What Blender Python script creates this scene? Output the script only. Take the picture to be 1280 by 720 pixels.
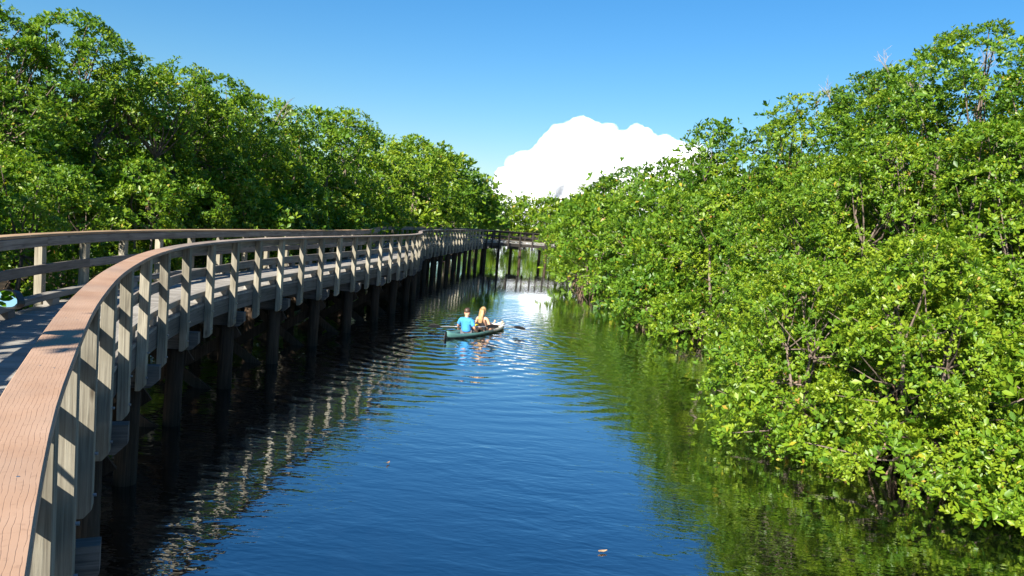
import bpy, bmesh, math, random
import numpy as np
from mathutils import Vector, Matrix, noise as mnoise

for o in list(bpy.data.objects):
    bpy.data.objects.remove(o)
scene = bpy.context.scene
col = scene.collection
R = math.radians

# ------------------------------------------------------------------ camera
CAM_Z = 3.65
cam_d = bpy.data.cameras.new("camera")
cam = bpy.data.objects.new("camera", cam_d)
col.objects.link(cam)
cam_d.sensor_width = 36.0
cam_d.lens = 930 / 1280 * 36
cam_d.clip_start = 0.05
cam_d.clip_end = 20000
PITCH, ROLL = 0.086, 0.0848
fw = Vector((0, math.cos(PITCH), -math.sin(PITCH)))
up0 = Vector((0, math.sin(PITCH), math.cos(PITCH)))
rt0 = Vector((1, 0, 0))
rt = rt0 * math.cos(ROLL) + up0 * math.sin(ROLL)
up = up0 * math.cos(ROLL) - rt0 * math.sin(ROLL)
m = Matrix((rt, up, -fw)).transposed().to_4x4()
m.translation = Vector((0, 0, CAM_Z))
cam.matrix_world = m
scene.camera = cam

# ------------------------------------------------------------------ sky, sun, exposure
SUN_EL, SUN_DIR = R(35.5), R(27)           # light travels forward (+Y), turned SUN_DIR towards +X
world = bpy.data.worlds.new("World")
scene.world = world
world.use_nodes = True
wn = world.node_tree
wn.nodes.clear()
w_out = wn.nodes.new("ShaderNodeOutputWorld")
w_bg = wn.nodes.new("ShaderNodeBackground")
w_sky = wn.nodes.new("ShaderNodeTexSky")
w_sky.sky_type = 'NISHITA'
w_sky.sun_disc = False
w_sky.sun_elevation = SUN_EL
w_sky.sun_rotation = math.pi + SUN_DIR
w_sky.air_density = 1.5
w_sky.dust_density = 0.0
w_sky.ozone_density = 10.0
w_hs = wn.nodes.new("ShaderNodeHueSaturation")
w_hs.inputs["Saturation"].default_value = 1.17
w_bg.inputs["Strength"].default_value = 0.053
wn.links.new(w_sky.outputs[0], w_hs.inputs["Color"])
wn.links.new(w_hs.outputs[0], w_bg.inputs["Color"])
wn.links.new(w_bg.outputs[0], w_out.inputs["Surface"])

sun_d = bpy.data.lights.new("sun", 'SUN')
sun_d.energy = 5.0
sun_d.angle = R(0.5)
sun_d.color = (1.0, 0.94, 0.84)
sun = bpy.data.objects.new("sun", sun_d)
col.objects.link(sun)
ldir = Vector((math.sin(SUN_DIR) * math.cos(SUN_EL), math.cos(SUN_DIR) * math.cos(SUN_EL), -math.sin(SUN_EL)))
sun.rotation_euler = ldir.to_track_quat('-Z', 'Y').to_euler()
sun.location = (-20, -30, 40)

scene.view_settings.view_transform = 'Standard'
scene.view_settings.look = 'None'
scene.view_settings.exposure = 1.48
scene.view_settings.gamma = 1.0
scene.view_settings.use_curve_mapping = False
scene.cycles.use_denoising = True
scene.cycles.max_bounces = 24
scene.cycles.volume_bounces = 24
scene.cycles.diffuse_bounces = 4
scene.cycles.glossy_bounces = 4
scene.cycles.transmission_bounces = 6
scene.cycles.transparent_max_bounces = 8

# ------------------------------------------------------------------ helpers
def tag(o, label=None, cat=None, group=None, kind=None):
    if label: o["label"] = label
    if cat: o["category"] = cat
    if group: o["group"] = group
    if kind: o["kind"] = kind
    return o

def empty(name, loc=(0, 0, 0), rz=0.0):
    o = bpy.data.objects.new(name, None)
    o.empty_display_size = 0.2
    col.objects.link(o)
    o.location = loc
    o.rotation_euler = (0, 0, rz)
    return o

def link(name, me, mat=None, parent=None, smooth=False):
    o = bpy.data.objects.new(name, me)
    col.objects.link(o)
    if mat is not None and len(me.materials) == 0:
        me.materials.append(mat)
    if parent is not None:
        o.parent = parent
    if smooth:
        me.polygons.foreach_set("use_smooth", np.ones(len(me.polygons), bool))
    return o

def np_mesh(name, V, F, attr=None, uv=None):
    """V (n,3), F (m,k) equal-size faces"""
    me = bpy.data.meshes.new(name)
    V = np.asarray(V, np.float32); F = np.asarray(F, np.int32)
    me.vertices.add(len(V)); me.vertices.foreach_set("co", V.ravel())
    k = F.shape[1]
    me.loops.add(F.size); me.loops.foreach_set("vertex_index", F.ravel())
    me.polygons.add(len(F))
    me.polygons.foreach_set("loop_start", np.arange(0, F.size, k, dtype=np.int32))
    me.polygons.foreach_set("loop_total", np.full(len(F), k, np.int32))
    if attr is not None:
        a = me.attributes.new("tint", 'FLOAT', 'POINT')
        a.data.foreach_set("value", np.asarray(attr, np.float32))
    me.update(calc_edges=True)
    return me

class MB:
    """collects simple solids into one mesh"""
    def __init__(s): s.v = []; s.f = []; s.uv = []
    def add(s, vs, fs, uvs=None):
        b = len(s.v)
        s.v += [tuple(v) for v in vs]
        for i, f in enumerate(fs):
            s.f.append([b + j for j in f])
            s.uv.append(uvs[i] if uvs else [(0, 0)] * len(f))
        return s
    def box(s, c, d, M=None):
        x, y, z = d[0] / 2, d[1] / 2, d[2] / 2
        vs = [Vector((sx * x, sy * y, sz * z)) for sz in (-1, 1) for sy in (-1, 1) for sx in (-1, 1)]
        if M is not None: vs = [M @ v for v in vs]
        vs = [v + Vector(c) for v in vs]
        return s.add(vs, [(0, 2, 3, 1), (4, 5, 7, 6), (0, 1, 5, 4), (2, 6, 7, 3), (0, 4, 6, 2), (1, 3, 7, 5)])
    def tube(s, pts, rad, n=6, closed=False, caps=True):
        pts = [Vector(p) for p in pts]
        if not isinstance(rad, (list, tuple)): rad = [rad] * len(pts)
        vs = []; L = len(pts); nrm = None
        for i, p in enumerate(pts):
            a = pts[(i - 1) % L] if (i > 0 or closed) else p
            b = pts[(i + 1) % L] if (i < L - 1 or closed) else p
            t = (b - a)
            if t.length < 1e-9: t = Vector((0, 0, 1))
            t.normalize()
            if nrm is None:
                nrm = t.orthogonal().normalized()
            else:
                nrm = (nrm - t * nrm.dot(t))
                nrm = nrm.normalized() if nrm.length > 1e-6 else t.orthogonal().normalized()
            bn = t.cross(nrm)
            for k in range(n):
                an = 2 * math.pi * k / n
                vs.append(p + (nrm * math.cos(an) + bn * math.sin(an)) * rad[i])
        fs = []
        for i in range(L if closed else L - 1):
            j = (i + 1) % L
            for k in range(n):
                k2 = (k + 1) % n
                fs.append((i * n + k, i * n + k2, j * n + k2, j * n + k))
        if caps and not closed:
            fs.append(tuple(reversed(range(n))))
            fs.append(tuple(range((L - 1) * n, L * n)))
        return s.add(vs, fs)
    def prism(s, poly, z0, z1, M=None):
        n = len(poly)
        vs = [Vector((p[0], p[1], z0)) for p in poly] + [Vector((p[0], p[1], z1)) for p in poly]
        if M is not None: vs = [M @ v for v in vs]
        fs = [tuple(reversed(range(n))), tuple(range(n, 2 * n))]
        fs += [(i, (i + 1) % n, n + (i + 1) % n, n + i) for i in range(n)]
        return s.add(vs, fs)
    def mesh(s, name):
        me = bpy.data.meshes.new(name)
        me.from_pydata(s.v, [], s.f)
        uvl = me.uv_layers.new(name="UVMap")
        flat = [c for f in s.uv for p in f for c in p]
        uvl.data.foreach_set("uv", flat)
        me.update()
        return me
    def build(s, name, mat, parent=None, smooth=False):
        return link(name, s.mesh(name), mat, parent, smooth)

def new_mat(name):
    mt = bpy.data.materials.new(name)
    mt.use_nodes = True
    nt = mt.node_tree
    b = nt.nodes["Principled BSDF"]
    return mt, nt, b

def N(nt, t, **kw):
    n = nt.nodes.new(t)
    for k, v in kw.items():
        if k.startswith("i_"):
            key = k[2:]
            key = int(key) if key.isdigit() else key.replace("_", " ")
            n.inputs[key].default_value = v
        else:
            setattr(n, k, v)
    return n

def ramp(nt, fac, stops, interp='LINEAR'):
    r = nt.nodes.new("ShaderNodeValToRGB")
    r.color_ramp.interpolation = interp
    el = r.color_ramp.elements
    while len(el) > 1: el.remove(el[-1])
    el[0].position, el[0].color = stops[0][0], (*stops[0][1], 1)
    for p, c in stops[1:]:
        e = el.new(p); e.color = (*c, 1)
    nt.links.new(fac, r.inputs[0])
    return r.outputs[0]

def math_n(nt, op, a, b=None):
    n = nt.nodes.new("ShaderNodeMath"); n.operation = op
    for i, v in enumerate((a, b)):
        if v is None: continue
        if isinstance(v, (int, float)): n.inputs[i].default_value = v
        else: nt.links.new(v, n.inputs[i])
    return n.outputs[0]

def mix_col(nt, fac, a, b, blend='MIX'):
    n = nt.nodes.new("ShaderNodeMix"); n.data_type = 'RGBA'; n.blend_type = blend
    for sock, v in ((n.inputs[0], fac), (n.inputs[6], a), (n.inputs[7], b)):
        if isinstance(v, (int, float)): sock.default_value = v
        elif isinstance(v, tuple): sock.default_value = (*v, 1)
        else: nt.links.new(v, sock)
    return n.outputs[2]

def plain(name, c, rough=0.5, metal=0.0, spec=0.5, var=0.0):
    mt, nt, b = new_mat(name)
    b.inputs["Base Color"].default_value = (*c, 1)
    b.inputs["Roughness"].default_value = rough
    b.inputs["Metallic"].default_value = metal
    b.inputs["Specular IOR Level"].default_value = spec
    if var:
        tc = N(nt, "ShaderNodeTexCoord")
        nz = N(nt, "ShaderNodeTexNoise", i_Scale=9.0, i_Detail=5.0)
        nt.links.new(tc.outputs["Object"], nz.inputs["Vector"])
        d = tuple(x * (1 - var) for x in c); l = tuple(min(1, x * (1 + var)) for x in c)
        nt.links.new(ramp(nt, nz.outputs[0], [(0.3, d), (0.7, l)]), b.inputs["Base Color"])
    return mt

def wood(name, dark, mid, light, coord="UV", along=0, rough=0.75, grain=26.0, stretch=1.1, bump=0.004, stain=0.35, knots=True, spec=0.3):
    """weathered timber; `along` is the axis the grain follows"""
    mt, nt, b = new_mat(name)
    tc = N(nt, "ShaderNodeTexCoord")
    oi = N(nt, "ShaderNodeObjectInfo")
    rv = math_n(nt, 'MULTIPLY', oi.outputs["Random"], 61.0)
    ad = N(nt, "ShaderNodeVectorMath", operation='ADD')
    nt.links.new(tc.outputs[coord], ad.inputs[0])
    nt.links.new(rv, ad.inputs[1])
    sc = [grain, grain, grain]; sc[along] = stretch
    mp = N(nt, "ShaderNodeMapping"); mp.inputs["Scale"].default_value = sc
    nt.links.new(ad.outputs[0], mp.inputs["Vector"])
    n1 = N(nt, "ShaderNodeTexNoise", i_Scale=1.0, i_Detail=7.0, i_Roughness=0.65, i_Distortion=0.8)
    nt.links.new(mp.outputs[0], n1.inputs["Vector"])
    sc2 = [grain * 3.2] * 3; sc2[along] = stretch * 1.6
    mp2 = N(nt, "ShaderNodeMapping"); mp2.inputs["Scale"].default_value = sc2
    nt.links.new(ad.outputs[0], mp2.inputs["Vector"])
    n2 = N(nt, "ShaderNodeTexNoise", i_Scale=1.0, i_Detail=4.0, i_Roughness=0.6)
    nt.links.new(mp2.outputs[0], n2.inputs["Vector"])
    g = ramp(nt, n1.outputs[0], [(0.25, dark), (0.48, mid), (0.75, light)])
    fine = ramp(nt, n2.outputs[0], [(0.33, (0.45, 0.42, 0.4)), (0.5, (1, 1, 1))])
    c = mix_col(nt, 0.55, g, fine, 'MULTIPLY')
    # broad stains
    n3 = N(nt, "ShaderNodeTexNoise", i_Scale=2.3, i_Detail=4.0)
    nt.links.new(ad.outputs[0], n3.inputs["Vector"])
    st = ramp(nt, n3.outputs[0], [(0.35, (0.62, 0.6, 0.56)), (0.6, (1, 1, 1))])
    c = mix_col(nt, stain, c, st, 'MULTIPLY')
    if knots:
        sk = [7.0] * 3; sk[along] = 1.9
        mk = N(nt, "ShaderNodeMapping"); mk.inputs["Scale"].default_value = sk
        nt.links.new(ad.outputs[0], mk.inputs["Vector"])
        vo = N(nt, "ShaderNodeTexVoronoi", i_Scale=1.0)
        nt.links.new(mk.outputs[0], vo.inputs["Vector"])
        kf = ramp(nt, vo.outputs["Distance"], [(0.05, (0.22, 0.17, 0.13)), (0.16, (1, 1, 1))])
        c = mix_col(nt, 0.8, c, kf, 'MULTIPLY')
    # each board its own shade
    shade = math_n(nt, 'ADD', math_n(nt, 'MULTIPLY', oi.outputs["Random"], 0.46), 0.74)
    cm = N(nt, "ShaderNodeVectorMath", operation='SCALE')
    nt.links.new(c, cm.inputs[0]); nt.links.new(shade, cm.inputs["Scale"])
    nt.links.new(cm.outputs[0], b.inputs["Base Color"])
    b.inputs["Roughness"].default_value = rough
    b.inputs["Specular IOR Level"].default_value = spec
    bp = N(nt, "ShaderNodeBump", i_Strength=0.7, i_Distance=bump)
    nt.links.new(math_n(nt, 'ADD', n1.outputs[0], n2.outputs[0]), bp.inputs["Height"])
    nt.links.new(bp.outputs[0], b.inputs["Normal"])
    return mt

M_POST = wood("weathered_post_timber", (0.10, 0.088, 0.068), (0.26, 0.235, 0.178), (0.38, 0.35, 0.27), "Object", 2, stain=0.7)
M_RAIL = wood("weathered_rail_timber", (0.065, 0.055, 0.047), (0.195, 0.168, 0.145), (0.31, 0.275, 0.235), "UV", 0, stain=0.6)
M_PLANK = wood("weathered_deck_timber", (0.14, 0.125, 0.108), (0.27, 0.25, 0.22), (0.36, 0.34, 0.305), "UV", 0, stain=0.3, knots=False)
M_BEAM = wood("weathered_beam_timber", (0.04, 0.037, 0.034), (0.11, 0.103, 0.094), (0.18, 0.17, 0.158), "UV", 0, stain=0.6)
M_TAN = wood("sun_bleached_tan_timber", (0.20, 0.12, 0.065), (0.34, 0.225, 0.13), (0.44, 0.31, 0.195), "UV", 0, stain=0.3, knots=False)
M_GREY = wood("sky_sheen_grey_cap_timber", (0.15, 0.115, 0.09), (0.27, 0.215, 0.175), (0.36, 0.30, 0.255), "UV", 0, stain=0.4, knots=False)  # farther caps: glancing sky sheen put into the colour as grey
M_DARK = wood("dark_post_timber", (0.012, 0.010, 0.008), (0.035, 0.03, 0.025), (0.06, 0.052, 0.045), "Object", 2, stain=0.5)  # darker timber tone for the far bridge stretch
M_DARKU = wood("dark_board_timber", (0.012, 0.010, 0.008), (0.035, 0.03, 0.025), (0.06, 0.052, 0.045), "UV", 0, stain=0.5)
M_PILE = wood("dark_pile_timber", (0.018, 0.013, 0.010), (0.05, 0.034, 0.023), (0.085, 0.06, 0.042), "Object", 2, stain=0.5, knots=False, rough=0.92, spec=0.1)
M_BARK = wood("mangrove_bark", (0.06, 0.045, 0.035), (0.16, 0.12, 0.095), (0.27, 0.21, 0.17), "Object", 2, grain=9, stretch=3.0, stain=0.4, knots=False)
M_ROOT = wood("mangrove_root_bark", (0.07, 0.045, 0.03), (0.20, 0.13, 0.085), (0.33, 0.24, 0.17), "Object", 2, grain=9, stretch=3.0, stain=0.4, knots=False)
M_DEAD = plain("bleached_dead_twig", (0.24, 0.20, 0.16), 0.8, var=0.25)
M_STEEL = plain("galvanised_steel", (0.42, 0.43, 0.44), 0.35, 0.9)

def cap_material():
    mt, nt, b = new_mat("peach_composite_board")
    tc = N(nt, "ShaderNodeTexCoord"); oi = N(nt, "ShaderNodeObjectInfo")
    rv = math_n(nt, 'MULTIPLY', oi.outputs["Random"], 13.0)
    ad = N(nt, "ShaderNodeVectorMath", operation='ADD')
    nt.links.new(tc.outputs["UV"], ad.inputs[0]); nt.links.new(rv, ad.inputs[1])
    mp = N(nt, "ShaderNodeMapping"); mp.inputs["Scale"].default_value = (0.45, 1.0, 1.0)
    nt.links.new(ad.outputs[0], mp.inputs["Vector"])
    wv = N(nt, "ShaderNodeTexWave", wave_type='BANDS', bands_direction='Y', i_Scale=23.0, i_Distortion=3.2, i_Detail=3.0, i_Detail_Scale=0.9, i_Detail_Roughness=0.5)
    nt.links.new(mp.outputs[0], wv.inputs["Vector"])
    mpg = N(nt, "ShaderNodeMapping"); mpg.inputs["Scale"].default_value = (22, 90, 1)
    nt.links.new(ad.outputs[0], mpg.inputs["Vector"])
    brk = N(nt, "ShaderNodeTexNoise", i_Scale=1.0, i_Detail=4.0)
    nt.links.new(mpg.outputs[0], brk.inputs["Vector"])
    nz = N(nt, "ShaderNodeTexNoise", i_Scale=3.2, i_Detail=5.0)
    nt.links.new(ad.outputs[0], nz.inputs["Vector"])
    base = ramp(nt, nz.outputs[0], [(0.25, (0.25, 0.145, 0.09)), (0.5, (0.325, 0.20, 0.128)), (0.75, (0.38, 0.245, 0.165))])
    line = ramp(nt, wv.outputs[0], [(0.0, (0.3, 0.3, 0.3)), (0.02, (0.5, 0.5, 0.5)), (0.07, (1, 1, 1))])
    soft = ramp(nt, brk.outputs[0], [(0.5, (0, 0, 0)), (0.68, (1, 1, 1))])
    lm = mix_col(nt, 1.0, line, soft, 'SCREEN')
    c = mix_col(nt, lm, (0.19, 0.108, 0.068), base)
    wz = N(nt, "ShaderNodeTexNoise", i_Scale=1.1, i_Detail=5.0, i_Roughness=0.6); nt.links.new(ad.outputs[0], wz.inputs["Vector"])
    c = mix_col(nt, math_n(nt, 'MULTIPLY', ramp(nt, wz.outputs[0], [(0.45, (0, 0, 0)), (0.68, (1, 1, 1))]), 0.45), c, (0.27, 0.215, 0.175))
    sp = N(nt, "ShaderNodeTexNoise", i_Scale=55.0, i_Detail=2.0)
    nt.links.new(ad.outputs[0], sp.inputs["Vector"])
    spc = ramp(nt, sp.outputs[0], [(0.27, (0.72, 0.7, 0.68)), (0.4, (1, 1, 1))])
    c = mix_col(nt, 0.5, c, spc, 'MULTIPLY')
    nt.links.new(c, b.inputs["Base Color"])
    b.inputs["Roughness"].default_value = 0.68
    b.inputs["Specular IOR Level"].default_value = 0.35
    bp = N(nt, "ShaderNodeBump", i_Strength=0.6, i_Distance=0.0012)
    nt.links.new(lm, bp.inputs["Height"]); nt.links.new(bp.outputs[0], b.inputs["Normal"])
    return mt
M_CAP = cap_material()

def leaf_material():
    mt, nt, b = new_mat("mangrove_leaf")
    at = N(nt, "ShaderNodeAttribute", attribute_name="tint")
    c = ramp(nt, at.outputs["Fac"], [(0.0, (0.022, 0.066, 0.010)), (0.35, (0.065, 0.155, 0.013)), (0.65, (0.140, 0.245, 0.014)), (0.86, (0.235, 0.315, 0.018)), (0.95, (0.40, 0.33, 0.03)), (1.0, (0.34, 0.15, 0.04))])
    nt.links.new(c, b.inputs["Base Color"])
    b.inputs["Roughness"].default_value = 0.42
    b.inputs["Specular IOR Level"].default_value = 0.35
    tr = N(nt, "ShaderNodeBsdfTranslucent")
    tcol = mix_col(nt, 1.0, c, (1.0, 1.15, 0.55), 'MULTIPLY')
    nt.links.new(tcol, tr.inputs["Color"])
    mx = N(nt, "ShaderNodeMixShader"); mx.inputs[0].default_value = 0.40
    nt.links.new(b.outputs[0], mx.inputs[1]); nt.links.new(tr.outputs[0], mx.inputs[2])
    nt.links.new(mx.outputs[0], nt.nodes["Material Output"].inputs["Surface"])
    return mt
M_LEAF = leaf_material()

# ------------------------------------------------------------------ boardwalk path (outer face of the water-side posts)
DECK = CAM_Z - 1.813
W = 2.25
CTRL = [(2.9, -5.2), (1.7, -3.05), (0.78, -1.5), (-0.10, 0.02), (-0.90, 1.36), (-1.49, 2.40), (-1.88, 3.16), (-2.50, 4.38), (-2.98, 5.42), (-3.48, 6.55), (-3.92, 7.7),
        (-4.33, 8.85), (-4.70, 10.15), (-4.97, 11.4), (-5.14, 12.8), (-5.22, 14.2), (-5.22, 15.5), (-5.14, 17.0), (-5.02, 18.4), (-4.86, 19.9), (-4.66, 21.6),
        (-4.45, 23.3), (-4.26, 25.1), (-4.10, 27.1), (-4.0, 29.2), (-4.0, 31.2), (-4.25, 33.8), (-4.72, 37.2), (-4.95, 41.0), (-4.78, 45.2), (-4.35, 50.0), (-3.9, 56.0),
        (-3.35, 62.0), (-2.3, 66.8), (-0.4, 69.6), (2.6, 70.9), (7.0, 72.0), (14.0, 73.6), (22.0, 75.4)]
def catmull(P, n=14):
    P = [np.array(p, float) for p in P]
    out = []
    for i in range(len(P) - 1):
        p0 = P[max(i - 1, 0)]; p1 = P[i]; p2 = P[i + 1]; p3 = P[min(i + 2, len(P) - 1)]
        for k in range(n):
            t = k / n
            out.append(0.5 * ((2 * p1) + (-p0 + p2) * t + (2 * p0 - 5 * p1 + 4 * p2 - p3) * t * t + (-p0 + 3 * p1 - 3 * p2 + p3) * t ** 3))
    out.append(P[-1])
    return np.array(out)
CV = catmull(CTRL)
for _ in range(60):      # even out small jogs
    CV[1:-1] = 0.5 * CV[1:-1] + 0.25 * (CV[:-2] + CV[2:])
CS = np.concatenate([[0], np.cumsum(np.linalg.norm(np.diff(CV, axis=0), axis=1))])
S_END = CS[-1]
def path(s):
    x = np.interp(s, CS, CV[:, 0]); y = np.interp(s, CS, CV[:, 1])
    e = 0.25
    x2, x1 = np.interp(s + e, CS, CV[:, 0]), np.interp(s - e, CS, CV[:, 0])
    y2, y1 = np.interp(s + e, CS, CV[:, 1]), np.interp(s - e, CS, CV[:, 1])
    t = Vector((x2 - x1, y2 - y1, 0)).normalized()
    return Vector((x, y, 0)), t, Vector((-t.y, t.x, 0))
def pt(s, o, z):
    p, t, n = path(s)
    v = p + n * o
    return Vector((v.x, v.y, DECK + z))
def sweep(mb, prof, s0, s1, n):
    """prof: counter-clockwise (o,z) outline; swept along the path"""
    k = len(prof)
    per = [0.0]
    for i in range(k):
        a, b_ = prof[i], prof[(i + 1) % k]
        per.append(per[-1] + math.hypot(a[0] - b_[0], a[1] - b_[1]))
    vs = []; ss = [s0 + (s1 - s0) * i / n for i in range(n + 1)]
    for s in ss:
        p, t, nn = path(s)
        for (o, z) in prof:
            v = p + nn * o
            vs.append((v.x, v.y, DECK + z))
    fs = []; uvs = []
    for i in range(n):
        for j in range(k):
            j2 = (j + 1) % k
            fs.append((i * k + j, (i + 1) * k + j, (i + 1) * k + j2, i * k + j2))
            uvs.append([(ss[i], per[j]), (ss[i + 1], per[j]), (ss[i + 1], per[j + 1]), (ss[i], per[j + 1])])
    fs.append(tuple(range(k))); uvs.append([(s0 + p[0], p[1]) for p in prof])
    fs.append(tuple(reversed(range(n * k, n * k + k)))); uvs.append([(s1 + p[0], p[1]) for p in reversed(prof)])
    mb.add(vs, fs, uvs)
def rect(o0, o1, z0, z1, c=0.006):
    return [(o0 + c, z0), (o0, z0 + c), (o0, z1 - c), (o0 + c, z1), (o1 - c, z1), (o1, z1 - c), (o1, z0 + c), (o1 - c, z0)]

# ------------------------------------------------------------------ ground and water
sy = CV[:, 1]
def left_bank(y):
    i = np.clip(np.searchsorted(sy[: 34 * 14], y), 0, 34 * 14 - 1)
    return np.interp(y, sy[: 33 * 14], CV[: 33 * 14, 0]) - W - 1.0
RB = 1.0735 * np.array([(-40, 14), (-6, 10.5), (4, 10.4), (8, 9.6), (9.5, 8.0), (11.5, 6.3), (13.5, 5.7), (16, 6.1), (20.5, 6.6), (26, 6.5), (29, 6.2), (34, 6.0), (37, 4.6), (42, 4.2), (48, 4.2), (56, 3.6), (64, 4.2), (72, 6.0), (78, 12.0), (84, 30.0), (95, 60)])
def right_bank(y): return np.interp(y, RB[:, 0], RB[:, 1])
def ground_z(x, y):
    d = np.minimum(x - left_bank(y), right_bank(y) - x)
    d = np.minimum(d, 164 - y)
    z = 0.16 - 1.1 * np.clip((d + 0.25) / 1.6, 0, 1)
    return z
def ground():
    xs = np.concatenate([[-900, -500, -250, -120, -70, -45], np.arange(-32, 32.1, 0.5), [45, 70, 120, 250, 500, 900]])
    ys = np.concatenate([[-300, -120, -60, -30], np.arange(-14, 112, 0.7), [118, 125, 132, 140, 146, 150, 154, 158, 162, 166, 170, 200, 300, 500, 900, 1600]])
    X, Y = np.meshgrid(xs, ys)
    rng = np.random.default_rng(3)
    Z = ground_z(X, Y) + rng.normal(0, 0.025, X.shape)
    V = np.stack([X, Y, Z], -1).reshape(-1, 3)
    nx, ny = len(xs), len(ys)
    i = (np.arange(ny - 1)[:, None] * nx + np.arange(nx - 1)[None]).ravel()
    F = np.stack([i, i + 1, i + nx + 1, i + nx], 1)
    mt, nt, b = new_mat("dark_mud")
    tc = N(nt, "ShaderNodeTexCoord")
    nz = N(nt, "ShaderNodeTexNoise", i_Scale=1.7, i_Detail=8.0)
    nt.links.new(tc.outputs["Object"], nz.inputs["Vector"])
    nt.links.new(ramp(nt, nz.outputs[0], [(0.3, (0.010, 0.008, 0.005)), (0.55, (0.024, 0.018, 0.011)), (0.75, (0.048, 0.036, 0.022))]), b.inputs["Base Color"])
    b.inputs["Roughness"].default_value = 0.97; b.inputs["Specular IOR Level"].default_value = 0.05
    bp = N(nt, "ShaderNodeBump", i_Strength=1.0, i_Distance=0.05)
    nt.links.new(nz.outputs[0], bp.inputs["Height"]); nt.links.new(bp.outputs[0], b.inputs["Normal"])
    tag(link("ground", np_mesh("ground", V, F), mt, smooth=True), kind="structure")
ground()

KAYAK = Vector((-1.02, 24.15, 0.0)); KAYAK_RZ = math.atan2(0.90, 0.43)
def water():
    mt, nt, b = new_mat("tannin_dark_water")
    nt.nodes.remove(b)
    df = N(nt, "ShaderNodeBsdfDiffuse"); df.inputs[0].default_value = (0.0008, 0.0010, 0.0014, 1)
    gl = N(nt, "ShaderNodeBsdfGlossy"); gl.inputs["Roughness"].default_value = 0.012; gl.inputs[0].default_value = (0.93, 0.97, 1.0, 1)
    fr = N(nt, "ShaderNodeFresnel", i_IOR=1.333)
    mxs = N(nt, "ShaderNodeMixShader")
    nt.links.new(math_n(nt, 'POWER', fr.outputs[0], 0.37), mxs.inputs[0])
    nt.links.new(df.outputs[0], mxs.inputs[1]); nt.links.new(gl.outputs[0], mxs.inputs[2])
    nt.links.new(mxs.outputs[0], nt.nodes["Material Output"].inputs["Surface"])
    tc = N(nt, "ShaderNodeTexCoord")
    mp = N(nt, "ShaderNodeMapping"); mp.inputs["Scale"].default_value = (0.75, 1.6, 1.0); mp.inputs["Rotation"].default_value = (0, 0, R(12))
    nt.links.new(tc.outputs["Object"], mp.inputs["Vector"])
    n1 = N(nt, "ShaderNodeTexNoise", i_Scale=1.5, i_Detail=3.0, i_Roughness=0.45, i_Distortion=0.5)
    nt.links.new(mp.outputs[0], n1.inputs["Vector"])
    n2 = N(nt, "ShaderNodeTexNoise", i_Scale=6.5, i_Detail=2.0, i_Roughness=0.5, i_Distortion=0.4)
    nt.links.new(mp.outputs[0], n2.inputs["Vector"])
    # calmer and livelier patches
    n3 = N(nt, "ShaderNodeTexNoise", i_Scale=0.16, i_Detail=2.0)
    nt.links.new(tc.outputs["Object"], n3.inputs["Vector"])
    patch = N(nt, "ShaderNodeMapRange", i_1=0.35, i_2=0.68, i_3=0.3, i_4=1.6)
    nt.links.new(n3.outputs[0], patch.inputs[0])
    h = math_n(nt, 'ADD', math_n(nt, 'MULTIPLY', n1.outputs[0], 0.0115), math_n(nt, 'MULTIPLY', n2.outputs[0], 0.0030))
    h = math_n(nt, 'MULTIPLY', h, patch.outputs[0])
    # sheltered and calm towards the far bend
    sp = N(nt, "ShaderNodeSeparateXYZ"); nt.links.new(tc.outputs["Object"], sp.inputs[0])
    calm = N(nt, "ShaderNodeMapRange", interpolation_type='SMOOTHSTEP', i_1=18.0, i_2=42.0, i_3=1.0, i_4=0.22)
    nt.links.new(sp.outputs[1], calm.inputs[0])
    h = math_n(nt, 'MULTIPLY', h, calm.outputs[0])
    # wavelets thrown back by the piles
    pil = N(nt, "ShaderNodeMapRange", interpolation_type='SMOOTHSTEP', i_1=-4.0, i_2=-0.8, i_3=2.1, i_4=1.0)
    nt.links.new(sp.outputs[0], pil.inputs[0])
    h = math_n(nt, 'MULTIPLY', h, pil.outputs[0])
    # rings left by the paddle strokes behind the kayak
    def rings(cx, cy, lam, amp, reach):
        d = N(nt, "ShaderNodeVectorMath", operation='DISTANCE'); d.inputs[1].default_value = (cx, cy, 0)
        wob = N(nt, "ShaderNodeTexNoise", i_Scale=0.5, i_Detail=2.0)
        nt.links.new(tc.outputs["Object"], wob.inputs["Vector"])
        nt.links.new(tc.outputs["Object"], d.inputs[0])
        r_ = math_n(nt, 'ADD', d.outputs["Value"], math_n(nt, 'MULTIPLY', wob.outputs[0], 0.9))
        sn = math_n(nt, 'SINE', math_n(nt, 'MULTIPLY', r_, 2 * math.pi / lam))
        fo = N(nt, "ShaderNodeMapRange", interpolation_type='SMOOTHSTEP', i_1=0.3, i_2=reach, i_3=1.0, i_4=0.0)
        nt.links.new(d.outputs["Value"], fo.inputs[0])
        return math_n(nt, 'MULTIPLY', math_n(nt, 'MULTIPLY', sn, fo.outputs[0]), amp)
    for args in ((-2.0, 21.7, 0.55, 0.0050, 11.0), (0.9, 23.2, 0.40, 0.0036, 8.0), (-0.4, 18.8, 0.62, 0.0024, 9.0)):
        h = math_n(nt, 'ADD', h, rings(*args))
    bp = N(nt, "ShaderNodeBump", i_Strength=1.0, i_Distance=1.0)
    nt.links.new(h, bp.inputs["Height"])
    for nd in (fr, gl): nt.links.new(bp.outputs[0], nd.inputs["Normal"])
    V = [(-900, -300, 0), (900, -300, 0), (900, 1600, 0), (-900, 1600, 0)]
    tag(link("water", np_mesh("water", V, [(0, 1, 2, 3)]), mt), kind="structure")
water()

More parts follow.
